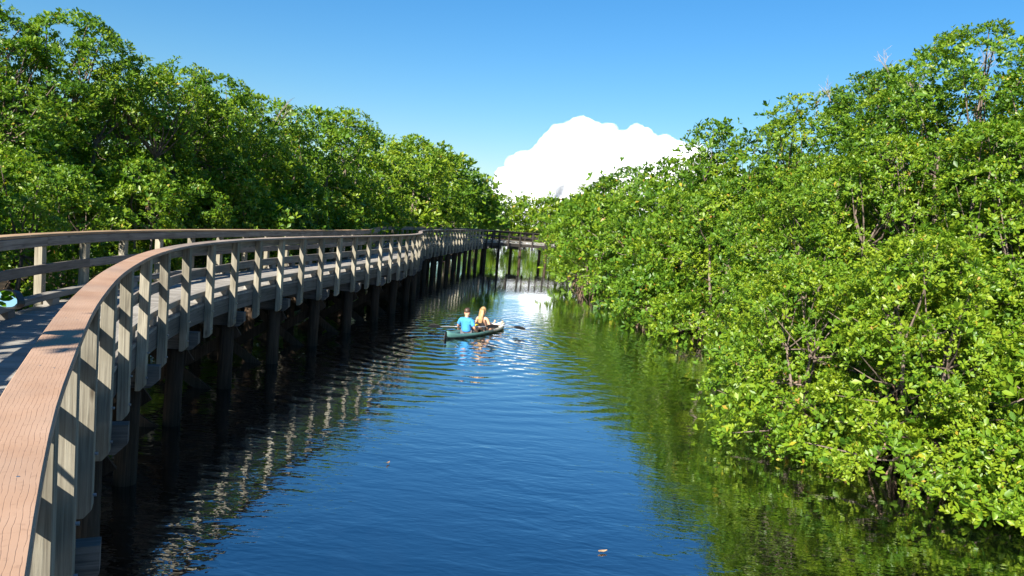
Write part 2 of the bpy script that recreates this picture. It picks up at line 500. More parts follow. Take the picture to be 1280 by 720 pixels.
# ------------------------------------------------------------------ cloud
def cloud():
    rng = np.random.default_rng(11)
    bm = bmesh.new()
    base = 20.0
    # towers: (x, top height, radius)
    towers = [(-55, 222, 52), (0, 275, 72), (70, 310, 85), (148, 392, 82), (222, 436, 84), (300, 400, 95), (380, 398, 90), (465, 418, 88), (545, 404, 84), (618, 392, 74), (680, 356, 60), (745, 315, 55), (820, 275, 70), (900, 225, 90)]
    for (x, top, r) in towers:
        z = top - r * 0.9
        while z > base - 40:
            yy = rng.uniform(-80, 80)
            bmesh.ops.create_icosphere(bm, subdivisions=3, radius=r * rng.uniform(0.85, 1.05), matrix=Matrix.Translation((x + rng.uniform(-20, 20), 3000 + yy, z)))
            for _ in range(7):
                a = rng.uniform(0, 2 * math.pi); e = rng.uniform(-0.2, 1.3)
                d = Vector((math.cos(a) * math.cos(e), math.sin(a) * math.cos(e), math.sin(e)))
                c = Vector((x, 3000 + yy, z)) + d * r * 0.85
                bmesh.ops.create_icosphere(bm, subdivisions=2, radius=r * rng.uniform(0.2, 0.38), matrix=Matrix.Translation(c))
            z -= r * 0.8; r *= 1.08
    me = bpy.data.meshes.new("cloud"); bm.to_mesh(me); bm.free()
    o = bpy.data.objects.new("tmp_cloud", me); col.objects.link(o)
    md = o.modifiers.new("r", 'REMESH'); md.mode = 'VOXEL'; md.voxel_size = 7.0
    dg = bpy.context.evaluated_depsgraph_get()
    me2 = bpy.data.meshes.new_from_object(o.evaluated_get(dg))
    bpy.data.objects.remove(o); bpy.data.meshes.remove(me)
    me2.name = "cloud"
    nv = len(me2.vertices)
    co = np.empty(nv * 3, np.float32); me2.vertices.foreach_get("co", co); co = co.reshape(-1, 3)
    no = np.empty(nv * 3, np.float32); me2.vertices.foreach_get("normal", no); no = no.reshape(-1, 3)
    for i in range(nv):
        p = Vector(co[i])
        d = 16 * (mnoise.noise(p / 70)) + 7 * (1 - 2 * abs(mnoise.noise(p / 30))) + 5 * (1 - 2 * abs(mnoise.noise(p / 14)))
        co[i] += no[i] * d
    me2.vertices.foreach_set("co", co.ravel()); me2.update()
    mt, nt, b = new_mat("cumulus_white")
    nt.nodes.remove(b)
    vs_ = N(nt, "ShaderNodeVolumeScatter"); vs_.inputs["Color"].default_value = (0.90, 0.915, 0.94, 1); vs_.inputs["Density"].default_value = 0.022; vs_.inputs["Anisotropy"].default_value = 0.0
    nt.links.new(vs_.outputs[0], nt.nodes["Material Output"].inputs["Volume"])
    me2.materials.clear(); me2.materials.append(mt)
    # dense white heart inside the softer vapour
    me3 = me2.copy(); me3.name = "cloud_heart"
    me3.vertices.foreach_set("co", (co - no * (20 + 9 * np.sin(co[:, :1] / 31) * np.cos(co[:, 2:] / 23))).ravel()); me3.update()
    m3, n3, b3 = new_mat("cumulus_heart")
    b3.inputs["Base Color"].default_value = (0.74, 0.76, 0.79, 1); b3.inputs["Roughness"].default_value = 1.0; b3.inputs["Specular IOR Level"].default_value = 0.0
    me3.materials.clear(); me3.materials.append(m3)
    c = link("cloud", me3, m3, smooth=True)
    link("vapour", me2, mt, c, True)
    tag(c, "billowing white cumulus cloud low above the far treeline", "cloud")
cloud()

# ------------------------------------------------------------------ boardwalk
SP = 1.30
def s_near(x, y):
    i = np.argmin((CV[:, 0] - x) ** 2 + (CV[:, 1] - y) ** 2); return CS[i]
S0 = (s_near(-2.92, 5.33)) % SP
def boardwalk():
    root = empty("boardwalk")
    tag(root, "long weathered timber boardwalk on piles curving beside the water", "boardwalk")
    rng = random.Random(5)
    # posts: one shared mesh
    prof = [(0.02, -0.535), (0.02, 1.028), (0.13, 1.028), (0.13, -0.60), (0.075, -0.60)]
    c = 0.006
    def post_mesh():
        mb = MB()
        vs = [(-0.07, y, z) for y, z in prof] + [(0.07, y, z) for y, z in prof]
        k = len(prof)
        mb.add(vs, [tuple(range(k)), tuple(reversed(range(k, 2 * k)))] + [(i, k + i, k + (i + 1) % k, (i + 1) % k) for i in range(k)])
        me = mb.mesh("post")
        bm = bmesh.new(); bm.from_mesh(me)
        bmesh.ops.recalc_face_normals(bm, faces=bm.faces)
        bmesh.ops.bevel(bm, geom=[e for e in bm.edges], offset=0.005, segments=1, affect='EDGES')
        bm.to_mesh(me); bm.free()
        return me
    pm = post_mesh(); pm.materials.append(M_POST)
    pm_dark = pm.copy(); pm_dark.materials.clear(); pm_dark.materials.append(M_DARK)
    bolt = MB().tube([(0, 0.004, 0), (0, -0.022, 0)], 0.013, 6).mesh("bolt"); bolt.materials.append(M_STEEL)
    screw = MB().tube([(0, 0, -0.003), (0, 0, 0.0015)], 0.0045, 8).mesh("screw"); screw.materials.append(M_STEEL)
    n_posts = int((S_END - S0 - 0.3) / SP)
    for i in range(n_posts + 1):
        s = S0 + i * SP
        p, t, n = path(s)
        ang = math.atan2(t.y, t.x)
        for side in (0, 1):
            q = p + n * (W if side else 0)
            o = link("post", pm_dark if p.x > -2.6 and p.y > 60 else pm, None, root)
            o.location = (q.x, q.y, DECK)
            o.rotation_euler = (R(rng.uniform(-0.35, 0.35)), R(rng.uniform(-0.5, 0.5)), ang + (math.pi if side else 0) + R(rng.uniform(-1.2, 1.2)))
            if side == 0 and q.y < 26 and q.y > 0.5:
                for bz, bx in ((-0.14, 0.02), (-0.44, -0.02)):
                    bo = link("bolt", bolt, None, o); bo.location = (bx, 0.02, bz)
    # swept members, joints at every second post
    segs = []
    s = S0 - SP
    while s < S_END - 0.4:
        segs.append((max(s, 0.02), min(s + 2 * SP, S_END - 0.02))); s += 2 * SP
    for k, (a, b) in enumerate(segs):
        g = 0.0025
        mid_y = path((a + b) / 2)[0].y
        nn = 8 if mid_y < 12 else 4
        def member(name, prof, mat, off=0.0):
            mb = MB(); a2, b2 = a + g + off, b - g + off
            if off: a2, b2 = max(a2, 0.02), min(b2, S_END - 0.02)
            j = rng.uniform(-0.0015, 0.0015)
            sweep(mb, [(o, z + j) for o, z in prof], a2, b2, nn)
            pm_ = path((a + b) / 2)[0]
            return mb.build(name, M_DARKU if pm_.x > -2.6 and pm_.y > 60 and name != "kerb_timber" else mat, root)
        member("handrail_cap", rect(W - 0.170, W + 0.02, 1.031, 1.070), M_TAN, SP)
        for z0, z1 in ((0.886, 1.027), (0.475, 0.615)):
            member("rail_board", rect(0.132, 0.170, z0, z1), M_RAIL, 0 if z0 > 0.7 else SP)
            member("rail_board", rect(W - 0.170, W - 0.132, z0, z1), M_RAIL, SP if z0 > 0.7 else 0)
        member("kerb_timber", rect(0.176, 0.316, 0.105, 0.195), M_PLANK, SP)
        member("kerb_timber", rect(W - 0.316, W - 0.176, 0.105, 0.195), M_PLANK)
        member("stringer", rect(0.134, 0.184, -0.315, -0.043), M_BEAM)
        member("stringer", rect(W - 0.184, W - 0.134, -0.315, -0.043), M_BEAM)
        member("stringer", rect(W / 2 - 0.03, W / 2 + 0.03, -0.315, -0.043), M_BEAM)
    sc0 = s_near(-2.92, 5.33); sc0 = S0 + round((sc0 - S0) / SP) * SP
    cuts = [0.02, sc0 - 4 * SP]
    while cuts[-1] < S_END - 0.5:
        cuts.append(min(cuts[-1] + (4 if cuts[-1] < sc0 - 1 else 2) * SP, S_END - 0.02))
    for a, b in zip(cuts[:-1], cuts[1:]):
        my = path((a + b) / 2)[0].y
        mb = MB(); sweep(mb, rect(-0.020, 0.164, 1.031, 1.070), a + 0.002, b - 0.002, 16 if my < 5 else 7)
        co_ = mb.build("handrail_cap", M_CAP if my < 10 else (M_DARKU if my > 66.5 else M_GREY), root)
        k = 0
        while my < 9 and S0 + k * SP < b:
            sk_ = S0 + k * SP; k += 1
            if sk_ < a + 0.05 or path(sk_)[0].y < 0.8: continue
            for oo, ds in ((0.035, -0.03), (0.10, 0.035)):
                q = pt(sk_ + ds + rng.uniform(-.012, .012), oo + rng.uniform(-.008, .008), 1.0695)
                so = link("screw", screw, None, co_); so.location = q
    # kerb blocks
    bk = MB().box((0, 0, 0.0525), (0.22, 0.135, 0.10)).mesh("kerb_block"); bk.materials.append(M_PLANK)
    for i in range(n_posts + 1):
        s = S0 + i * SP
        for oo in (0.246, W - 0.246):
            p, t, n = path(s); q = p + n * oo
            o = link("kerb_block", bk, None, root)
            o.location = (q.x, q.y, DECK); o.rotation_euler = (0, 0, math.atan2(t.y, t.x))
    # planks
    pw = 0.143
    s = 0.1; rest = MB(); cnt = 0
    while s < S_END - 0.2:
        y = path(s)[0].y
        g = 0.0035 + rng.uniform(0, 0.002)
        z1 = rng.uniform(-0.0015, 0.0015)
        o0, o1 = 0.1 + rng.uniform(-0.012, 0.0), W - 0.1 + rng.uniform(0, 0.012)
        near = -1.0 < y < 30.0 and cnt < 290
        if True:
            # keep clear of posts: planks stop at the stringer line between posts
            o0, o1 = max(o0, 0.134), min(o1, W - 0.134)
        a, b = s + g, s + pw - g
        P = [pt(a, o0, 0), pt(b, o0, 0), pt(b, o1, 0), pt(a, o1, 0)]
        vs = [(v.x, v.y, v.z - 0.040 + z1) for v in P] + [(v.x, v.y, v.z + z1) for v in P]
        fs = [(3, 2, 1, 0), (4, 5, 6, 7), (0, 1, 5, 4), (1, 2, 6, 5), (2, 3, 7, 6), (3, 0, 4, 7)]
        r0 = rng.uniform(0, 50)
        uq = [(r0, 0), (r0, pw), (r0 + 2, pw), (r0 + 2, 0)]
        uvs = [list(reversed(uq)), uq, [(r0, 0), (r0, pw), (r0, pw), (r0, 0)], [(r0, 0), (r0 + 2, 0), (r0 + 2, .04), (r0, .04)], [(r0, 0), (r0, pw), (r0, pw), (r0, 0)], [(r0, 0), (r0 + 2, 0), (r0 + 2, .04), (r0, .04)]]
        mb = MB() if near else rest
        mb.add(vs, fs, uvs)
        if near:
            mb.build("plank", M_PLANK, root); cnt += 1
        s += pw
    o = rest.build("planking", M_PLANK, root); o["kind"] = "stuff"
    # bents: pile caps, piles, braces
    rp = 0.135
    zt, zb = -0.603, -(DECK + 1.1)
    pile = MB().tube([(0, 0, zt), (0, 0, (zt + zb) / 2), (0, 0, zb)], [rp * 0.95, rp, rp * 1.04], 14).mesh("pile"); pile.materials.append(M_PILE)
    pile.polygons.foreach_set("use_smooth", np.ones(len(pile.polygons), bool))
    def pcap():
        pr = [(-0.11, -0.50), (-0.11, -0.32), (W + 0.11, -0.32), (W + 0.11, -0.50), (W + 0.01, -0.60), (-0.01, -0.60)]
        mb = MB(); k = len(pr)
        vs = [(-0.065, y, z) for y, z in pr] + [(0.065, y, z) for y, z in pr]
        uv0 = [(y, z) for y, z in pr]
        mb.add(vs, [tuple(reversed(range(k))), tuple(range(k, 2 * k))] + [(i, (i + 1) % k, k + (i + 1) % k, k + i) for i in range(k)],
               [list(reversed(uv0)), uv0] + [[(pr[i][0], 0), (pr[(i + 1) % k][0], 0), (pr[(i + 1) % k][0], .13), (pr[i][0], .13)] for i in range(k)])
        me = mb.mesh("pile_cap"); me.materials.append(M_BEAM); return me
    pcm = pcap()
    def brace(up_):
        mb = MB()
        a = Vector((0.17 * up_, 0.05, -0.72)); b = Vector((0.17 * up_, W - 0.05, -DECK - 0.35))
        if up_ < 0: a.y, b.y = b.y, a.y
        d = (b - a); L = d.length; d.normalize()
        x = Vector((1, 0, 0)); z = x.cross(d).normalized()
        Mx = Matrix((x, d, z)).transposed()
        mb.box((a + b) / 2, (0.05, L, 0.2), Mx)
        me = mb.mesh("brace"); me.materials.append(M_PILE); return me
    br = [brace(1), brace(-1)]
    i = 0
    while True:
        s = S0 + 0.16 + i * 2 * SP
        if s > S_END - 0.3: break
        p, t, n = path(s); ang = math.atan2(t.y, t.x)
        o = link("pile_cap", pcm, None, root); o.location = (p.x, p.y, DECK); o.rotation_euler = (0, 0, ang)
        for oo in (0.22, W - 0.22):
            q = p + n * oo
            o = link("pile", pile, None, root); o.location = (q.x, q.y, DECK); o.rotation_euler = (R(rng.uniform(-1, 1)), R(rng.uniform(-1, 1)), rng.uniform(0, 6))
        if p.y < 45:
            for bm_ in br:
                o = link("brace", bm_, None, root); o.location = (p.x, p.y, DECK); o.rotation_euler = (0, 0, ang)
        i += 1
    return root
boardwalk()

# ------------------------------------------------------------------ trees
def unit(a): return a / np.maximum(np.linalg.norm(a, axis=-1, keepdims=True), 1e-9)

def leaves_mesh(name, P, A, Nn, L, Wd, tint, fine):
    n = len(P)
    B = unit(np.cross(A, Nn))
    Nn = np.cross(B, A)
    L = L[:, None]; Wd = Wd[:, None]
    if fine:
        fr = [(0, 0, 0), (.34, .42, .10), (.74, .46, .12), (1.0, 0.0, -.02), (.74, -.46, .12), (.34, -.42, .10)]
        V = np.stack([P + A * L * a + B * Wd * b_ + Nn * Wd * c for a, b_, c in fr], 1).reshape(-1, 3)
        i = np.arange(n)[:, None] * 6
        F = np.concatenate([i + np.array([0, 1, 2, 3]), i + np.array([0, 3, 4, 5])], 1).reshape(-1, 4)
        return np_mesh(name, V, F, np.repeat(tint, 6))
    fr = [(0, 0, 0), (.6, .5, .12), (1.0, 0.0, 0), (.6, -.5, .12)]
    V = np.stack([P + A * L * a + B * Wd * b_ + Nn * Wd * c for a, b_, c in fr], 1).reshape(-1, 3)
    i = np.arange(n)[:, None] * 4
    F = np.concatenate([i + np.array([0, 1, 2]), i + np.array([0, 2, 3])], 1).reshape(-1, 3)
    return np_mesh(name, V, F, np.repeat(tint, 4))

def sample_clumps(rng, lobes, cr, dens, zmin):
    C = []; NN = []
    for li, l in enumerate(lobes):
        c, r = l[:3], l[3:]
        area = 4 * math.pi * ((((r[0] * r[1]) ** 1.6 + (r[0] * r[2]) ** 1.6 + (r[1] * r[2]) ** 1.6) / 3) ** (1 / 1.6))
        n = max(6, int(area / (cr * cr * 1.6) * dens))
        d = unit(rng.normal(size=(n, 3)))
        p = c + d * r * rng.uniform(0.9, 1.06, (n, 1))
        nr = unit(d / r)
        ok = p[:, 2] > zmin
        for lj, l2 in enumerate(lobes):
            if lj == li: continue
            q = (p - l2[:3]) / l2[3:]
            ok &= (q * q).sum(1) > 0.80
        C.append(p[ok]); NN.append(nr[ok])
    return np.concatenate(C), np.concatenate(NN)

def foliage(rng, C, NN, cr, L, nspr, nleaf, tint, flat=0.6):
    """rosettes of leaves over every clump"""
    n = len(C)
    upv = np.array([0, 0, 1.0])
    ax = unit(NN * 0.7 + upv * 0.75 + rng.normal(0, 0.2, (n, 3)))
    size = cr * rng.uniform(0.65, 1.25, (n, 1))
    ct = rng.normal(0, 0.11, n)
    # sprigs
    d = unit(rng.normal(size=(n, nspr, 3)))
    dot = (d * ax[:, None]).sum(-1, keepdims=True)
    d = np.where(dot < -0.15, d - 2 * dot * ax[:, None], d)
    dot = (d * ax[:, None]).sum(-1, keepdims=True)
    off = d - dot * ax[:, None] * (1 - flat)
    S = C[:, None] + off * size[:, None] * rng.uniform(0.5, 0.95, (n, nspr, 1))
    SA = unit(d * 0.6 + ax[:, None] * 0.85 + upv * 0.2 + rng.normal(0, 0.16, (n, nspr, 3)))
    S = S.reshape(-1, 3); SA = SA.reshape(-1, 3)
    ctt = np.repeat(ct, nspr) + rng.normal(0, 0.04, n * nspr)
    m_ = len(S)
    u = unit(np.cross(SA, rng.normal(size=(m_, 3))))
    v = np.cross(SA, u)
    ph = rng.uniform(0, 6.28, (m_, 1)) + np.arange(nleaf)[None] * 2.4 + rng.normal(0, 0.25, (m_, nleaf))
    el = rng.uniform(0.15, 1.05, (m_, nleaf))
    rad = np.cos(ph)[..., None] * u[:, None] + np.sin(ph)[..., None] * v[:, None]
    A = np.cos(el)[..., None] * rad + np.sin(el)[..., None] * SA[:, None]
    Nn = -np.sin(el)[..., None] * rad + np.cos(el)[..., None] * SA[:, None]
    Nn = Nn + rng.normal(0, 0.22, Nn.shape)
    P = S[:, None] + rng.uniform(-0.35, 0.25, (m_, nleaf, 1)) * L * SA[:, None] + A * L * 0.12
    k = m_ * nleaf
    LL = L * np.clip(rng.normal(0.93, 0.22, k), 0.45, 1.45)
    t = np.clip(tint + np.repeat(ctt, nleaf) + rng.normal(0, 0.095, k), 0.02, 0.85)
    odd = rng.random(k)
    t = np.where(odd < 0.016, rng.uniform(0.9, 1.0, k), t)
    return P.reshape(-1, 3), unit(A.reshape(-1, 3)), unit(Nn.reshape(-1, 3)), LL, LL * rng.uniform(0.42, 0.56, k), t

def cat(*parts): return [np.concatenate(z) for z in zip(*parts)]

def auto_lobes(rng, h, r, zb, n):
    cz = (h + zb) / 2; rz = (h - zb) / 2
    lobes = [[0, 0, cz, r * 0.66, r * 0.66, rz * 0.72]]
    for k in range(n):
        a = 2 * math.pi * (k + rng.uniform(-0.3, 0.3)) * 0.618 * 1.0
        e = rng.uniform(-0.75, 1.0) if k > 1 else 1.05
        rr = rng.uniform(0.34, 0.5)
        ce, se = math.cos(e * 1.35), math.sin(e * 1.35)
        px, py, pz = math.cos(a) * ce * r * (1 - rr * 0.95), math.sin(a) * ce * r * (1 - rr * 0.95), cz + se * rz * (1 - rr * 0.9)
        lobes.append([px, py, pz, rr * r * 1.05, rr * r * 1.05, rr * min(rz, r * 1.1) * 0.95])
    return np.array(lobes)

def tree(name, label, x, y, h, r, zb, seed, tint=0.5, leaf=None, dens=1.0, lobes=None, nl=9, group=None, cat_="tree", core=True, stems=3, roots=True, dead=0, twig=0.25, clump=4.3, skirt=False):
    rng = np.random.default_rng(seed)
    prg = random.Random(seed)
    D = math.hypot(x, y)
    L = leaf or max(0.074, 0.0041 * D)
    fine = D < 13.8
    root = empty(name, (x, y, 0.0))
    tag(root, label, cat_, group)
    lb = auto_lobes(rng, h, r, zb, nl) if lobes is None else np.array(lobes, float)
    if skirt:
        ex = []
        for k in range(9):
            a = 2 * math.pi * k / 9 + rng.uniform(-.3, .3); q = rng.uniform(.18, .36) * r; e = rng.uniform(.6, .9)
            ex.append([math.cos(a) * r * e, math.sin(a) * r * e, q * rng.uniform(.75, 1.6), q * 1.15, q * 1.15, q])
        lb = np.concatenate([lb, np.array(ex)])
    cr = L * clump
    C, NN = sample_clumps(rng, lb, cr, dens, max(zb * 0.8, 0.12 if not skirt else 0.06))
    parts = [foliage(rng, C, NN, cr, L, int(17 * (clump / 4.3) ** 2), 7, tint, 0.5)]
    if core:
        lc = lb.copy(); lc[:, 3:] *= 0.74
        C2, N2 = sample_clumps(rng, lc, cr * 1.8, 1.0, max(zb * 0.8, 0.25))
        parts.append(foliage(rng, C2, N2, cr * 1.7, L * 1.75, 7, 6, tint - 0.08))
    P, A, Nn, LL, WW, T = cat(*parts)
    keep = P[:, 2] > 0.03
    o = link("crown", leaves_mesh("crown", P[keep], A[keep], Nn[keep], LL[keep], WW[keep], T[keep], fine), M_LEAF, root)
    o["kind"] = "stuff"
    # trunk, limbs and twigs
    mb = MB()
    joints = []
    for k in range(stems):
        a = k * 2.1 + prg.uniform(0, 1); sp = 0.16 * r
        top = Vector((math.cos(a) * sp * 1.6, math.sin(a) * sp * 1.6, zb + (h - zb) * prg.uniform(0.45, 0.62)))
        b0 = Vector((math.cos(a) * sp * 0.5, math.sin(a) * sp * 0.5, -0.25 if not roots else 0.35))
        pts = [b0.lerp(top, q) + Vector((prg.uniform(-1, 1), prg.uniform(-1, 1), 0)) * 0.06 * (0 < q < 1) for q in (0, .3, .6, 1)]
        rb = 0.022 * h * prg.uniform(0.5, 0.8)
        mb.tube(pts, [rb, rb * .85, rb * .65, rb * .4], 7)
        joints += [(pts[1], rb * .6), (pts[2], rb * .5), (pts[3], rb * .4)]
    idx = list(range(len(C))); prg.shuffle(idx)
    nb = min(len(idx), int(10 + len(idx) * twig))
    for q in idx[:nb]:
        tgt = Vector(C[q])
        j, rj = min(joints, key=lambda w: (w[0] - tgt).length + prg.uniform(0, 0.5) + (3 if w[0].z > tgt.z + 0.4 else 0))
        md_ = j.lerp(tgt, 0.5) + Vector((prg.uniform(-.15, .15), prg.uniform(-.15, .15), -0.12 * (tgt - j).length))
        r0 = max(0.008, min(rj, 0.012 * (tgt - j).length + 0.006))
        mb.tube([j, md_, tgt], [r0, r0 * .65, max(0.004, r0 * .25)], 4, caps=False)
    mb.build("trunk", M_BARK, root, True)
    if roots:
        rb = MB()
        for k in range(9 + stems * 2):
            a = prg.uniform(0, 6.28); r1 = prg.uniform(0.35, 0.95) * min(1.5, r * 0.6)
            z0 = prg.uniform(0.35, 1.25)
            s_ = Vector((math.cos(a) * 0.12, math.sin(a) * 0.12, z0))
            e_ = Vector((math.cos(a) * r1, math.sin(a) * r1, -0.45))
            pts = []
            for q in (0, .25, .5, .75, 1):
                p = s_.lerp(e_, q); p.z = s_.z + (e_.z - s_.z) * q ** 2.2
                pts.append(p + Vector((prg.uniform(-.03, .03), prg.uniform(-.03, .03), 0)))
            w = prg.uniform(0.014, 0.03)
            rb.tube(pts, [w, w, w * .9, w * .85, w * .8], 5)
        rb.build("root_tangle", M_ROOT, root, True)
    if dead:
        db = MB()
        for k in range(dead):
            a = prg.uniform(0, 6.28)
            s_ = Vector((math.cos(a) * r * 0.45, math.sin(a) * r * 0.45, h - r * 0.55))
            d = Vector((math.cos(a) * 0.7, math.sin(a) * 0.7, prg.uniform(0.7, 1.5))).normalized()
            ln = prg.uniform(0.4, 0.75)
            e_ = s_ + d * ln
            db.tube([s_, s_.lerp(e_, .5) + Vector((0, 0, .06)), e_], [0.014, 0.009, 0.004], 5)
            for q in range(6):
                b0 = s_.lerp(e_, prg.uniform(0.3, 1))
                d2 = (d + Vector((prg.uniform(-1, 1), prg.uniform(-1, 1), prg.uniform(-.3, .8)))).normalized()
                b1 = b0 + d2 * prg.uniform(0.2, 0.5)
                db.tube([b0, b1], [0.006, 0.003], 4)
                for w in range(3):
                    c0 = b0.lerp(b1, prg.uniform(.4, 1)); d3 = (d2 + Vector((prg.uniform(-1, 1), prg.uniform(-1, 1), prg.uniform(-.3, .8)))).normalized()
                    db.tube([c0, c0 + d3 * prg.uniform(.1, .25)], [0.004, 0.0025], 3)
        db.build("dead_branch", M_DEAD, root)["kind"] = "stuff"
    return root

G_B = "mangroves behind the boardwalk"
G_F = "shrubs along the boardwalk rail"
G_A = "mangroves across the water from the boardwalk"
G_C = "low bushes overhanging the water"
G_E = "trees at the far end of the channel"

# tall trees behind the boardwalk, from the frame edge towards the far bend
TALL = [
    ("dark mangrove at the picture edge behind the boardwalk rail", -12.3, 16.6, 7.2, 2.5, 1.2),
    ("tallest mangrove behind the boardwalk, with an open leafy crest", -11.0, 18.3, 7.75, 2.0, 1.4),
    ("dense dark mangrove behind the boardwalk beside the tallest crest", -10.2, 19.8, 7.0, 2.0, 1.0),
    ("mangrove behind the boardwalk with a rounded knob at its top", -10.0, 21.8, 7.4, 1.9, 1.2),
    ("mangrove behind the boardwalk just before the gap of sky", -9.75, 23.8, 7.6, 1.7, 1.2),
    ("mangrove behind the boardwalk just past the gap of sky", -9.7, 26.6, 7.35, 2.1, 1.0),
    ("broad green mangrove over the middle of the boardwalk", -9.4, 29.4, 7.5, 2.1, 1.0),
    ("even-topped mangrove behind the boardwalk, level with the kayak", -8.9, 32.4, 7.8, 2.1, 1.0),
    ("high-domed mangrove behind the boardwalk where the skyline starts to fall", -8.6, 36.6, 8.3, 2.3, 1.0),
    ("pale sunlit mangrove behind the boardwalk on the falling skyline", -8.4, 44.0, 8.2, 2.5, 1.0),
    ("lighter green mangrove behind the boardwalk before the far bend", -7.9, 54.0, 8.8, 3.0, 1.0),
    ("tall mangrove behind the boardwalk shading the far bend", -7.4, 62.0, 9.3, 3.0, 0.8),
    ("distant mangrove behind the boardwalk above the far bend", -6.9, 75.5, 9.2, 3.4, 0.8),
    ("last mangrove of the boardwalk bank, dark beside the cloud", -4.6, 79.0, 7.3, 2.7, 0.6),
]
for i, (lab, x, y, h, r, zb) in enumerate(TALL):
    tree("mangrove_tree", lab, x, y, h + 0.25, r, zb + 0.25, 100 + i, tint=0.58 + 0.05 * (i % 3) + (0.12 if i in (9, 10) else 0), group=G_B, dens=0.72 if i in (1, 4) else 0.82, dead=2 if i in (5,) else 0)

def rail_left(y, extra):
    return float(np.interp(y, sy[: 33 * 14], CV[: 33 * 14, 0])) - W - extra
SHR = [(11.0, 1.75, 3.6, 1.25), (13.2, 1.7, 4.2, 1.35), (15.4, 1.75, 4.0, 1.3), (17.6, 1.6, 4.3, 1.3), (20.0, 1.6, 3.9, 1.3), (22.4, 1.6, 4.3, 1.35), (24.8, 1.5, 3.8, 1.3), (27.4, 1.6, 4.4, 1.4), (30.4, 1.7, 4.2, 1.5), (33.8, 1.8, 4.6, 1.6), (38.0, 1.9, 4.8, 1.8), (43.0, 2.0, 5.0, 2.0), (49.0, 2.2, 5.2, 2.2), (56.0, 2.4, 5.4, 2.4), (63.5, 2.6, 5.6, 2.6)]
ORD = ["first", "second", "third", "fourth", "fifth", "sixth", "seventh", "eighth", "ninth", "tenth", "eleventh", "twelfth", "thirteenth", "fourteenth", "fifteenth"]
for i, (y, ex, h, r) in enumerate(SHR):
    bright = i in (5, 8)
    tree("mangrove_shrub", "%s shrub behind the boardwalk's inland rail, counting away from the camera" % (ORD[i] + (" bright-leaved" if bright else " dark-leaved")),
         rail_left(y, ex), y, h + 0.2, r, 0.25, 200 + i, tint=0.68 if bright else 0.56 + 0.06 * (i % 2), group=G_F, cat_="shrub", nl=7, stems=2)
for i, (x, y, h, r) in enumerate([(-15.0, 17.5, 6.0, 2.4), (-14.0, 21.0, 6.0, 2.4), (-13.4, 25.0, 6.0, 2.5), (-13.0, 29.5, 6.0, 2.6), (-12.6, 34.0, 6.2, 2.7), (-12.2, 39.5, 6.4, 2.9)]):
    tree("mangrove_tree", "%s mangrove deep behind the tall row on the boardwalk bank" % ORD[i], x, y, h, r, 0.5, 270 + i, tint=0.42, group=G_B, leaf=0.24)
# low sprays against the rail
for i, (y, ex, h, r) in enumerate([(22.9, 0.75, 2.9, 0.55), (30.5, 0.8, 2.95, 0.8)]):
    tree("mangrove_shrub", ["small bright green spray pressing against the inland boardwalk rail", "low bright shrub beside the inland rail before the bend"][i],
         rail_left(y, ex), y, h + 0.25, r, 1.4, 240 + i, tint=0.66, group=G_F, cat_="shrub", nl=5, stems=1, roots=False)
# trees out of view whose shade falls on the near deck
for i, (x, y, h, r) in enumerate([(-8.1, 1.3, 6.4, 1.9), (-9.2, 4.2, 6.8, 1.9), (-11.0, 7.6, 7.0, 2.1), (-5.4, -3.8, 6.6, 1.6), (-6.9, -1.2, 5.8, 1.5)]):
    tree("mangrove_tree", "%s mangrove outside the picture shading the near boardwalk deck" % ORD[i], x, y, h, r, 1.4, 260 + i, tint=0.4, leaf=0.15, dens=0.8, core=False, group="mangroves outside the picture", nl=8)

tree("mangrove_tree", "slender bare-stemmed mangrove added out of view to cast a shadow band on the near handrail", -4.17, -0.39, 8.0, 0.8, 6.4, 268, tint=0.45, leaf=0.13, dens=0.8, core=False, stems=1, roots=False, group="mangroves outside the picture", nl=4)  # unseen tree, added so its stem throws a band of shade across the cap
SCL = 1.0735
def scl(x, y, h, r): return x * SCL, y * SCL, (h - 3.4) * SCL + 3.65, r * 1.05
# across the water: back row
BACK = [
    ("tall airy mangrove at the picture edge across the water", 9.6, 12.4, 7.9, 2.1, 1.6, 0.52, 0.95, 0),
    ("tallest airy mangrove across the water with sky between its twigs", 8.6, 14.6, 8.2, 2.1, 1.4, 0.50, 0.95, 0),
    ("mangrove across the water with pale dead twigs at its crest", 8.9, 17.2, 8.4, 2.1, 1.4, 0.52, 0.95, 5),
    ("full mangrove across the water next to the dead-twig crest", 9.0, 20.0, 8.5, 2.2, 1.2, 0.52, 1.0, 3),
    ("mangrove across the water with a small tufted top", 8.6, 23.0, 8.6, 2.1, 1.2, 0.55, 0.9, 2),
    ("rounded mangrove across the water between the two tufted tops", 8.2, 26.0, 7.5, 2.2, 1.0, 0.56, 1.0, 0),
    ("lone thin mangrove sticking up in front of the cloud's end", 7.3, 28.8, 8.5, 1.4, 1.2, 0.60, 0.85, 0),
    ("mangrove across the water under the tip of the cloud", 7.6, 31.5, 6.7, 2.3, 0.8, 0.56, 1.0, 0),
    ("smooth-topped mangrove across the water below the cloud", 7.0, 36.5, 7.0, 2.5, 0.6, 0.56, 1.0, 0),
    ("mangrove across the water with a grey twiggy tip against the cloud", 6.2, 43.5, 7.0, 2.7, 0.5, 0.56, 1.0, 2),
    ("sloping mangrove across the water between twiggy tip and bridge", 5.0, 48.5, 6.1, 2.5, 0.4, 0.58, 1.0, 0),
    ("mangrove hiding the end of the far footbridge", 5.0, 57.0, 5.3, 2.4, 0.3, 0.58, 1.0, 0),
]
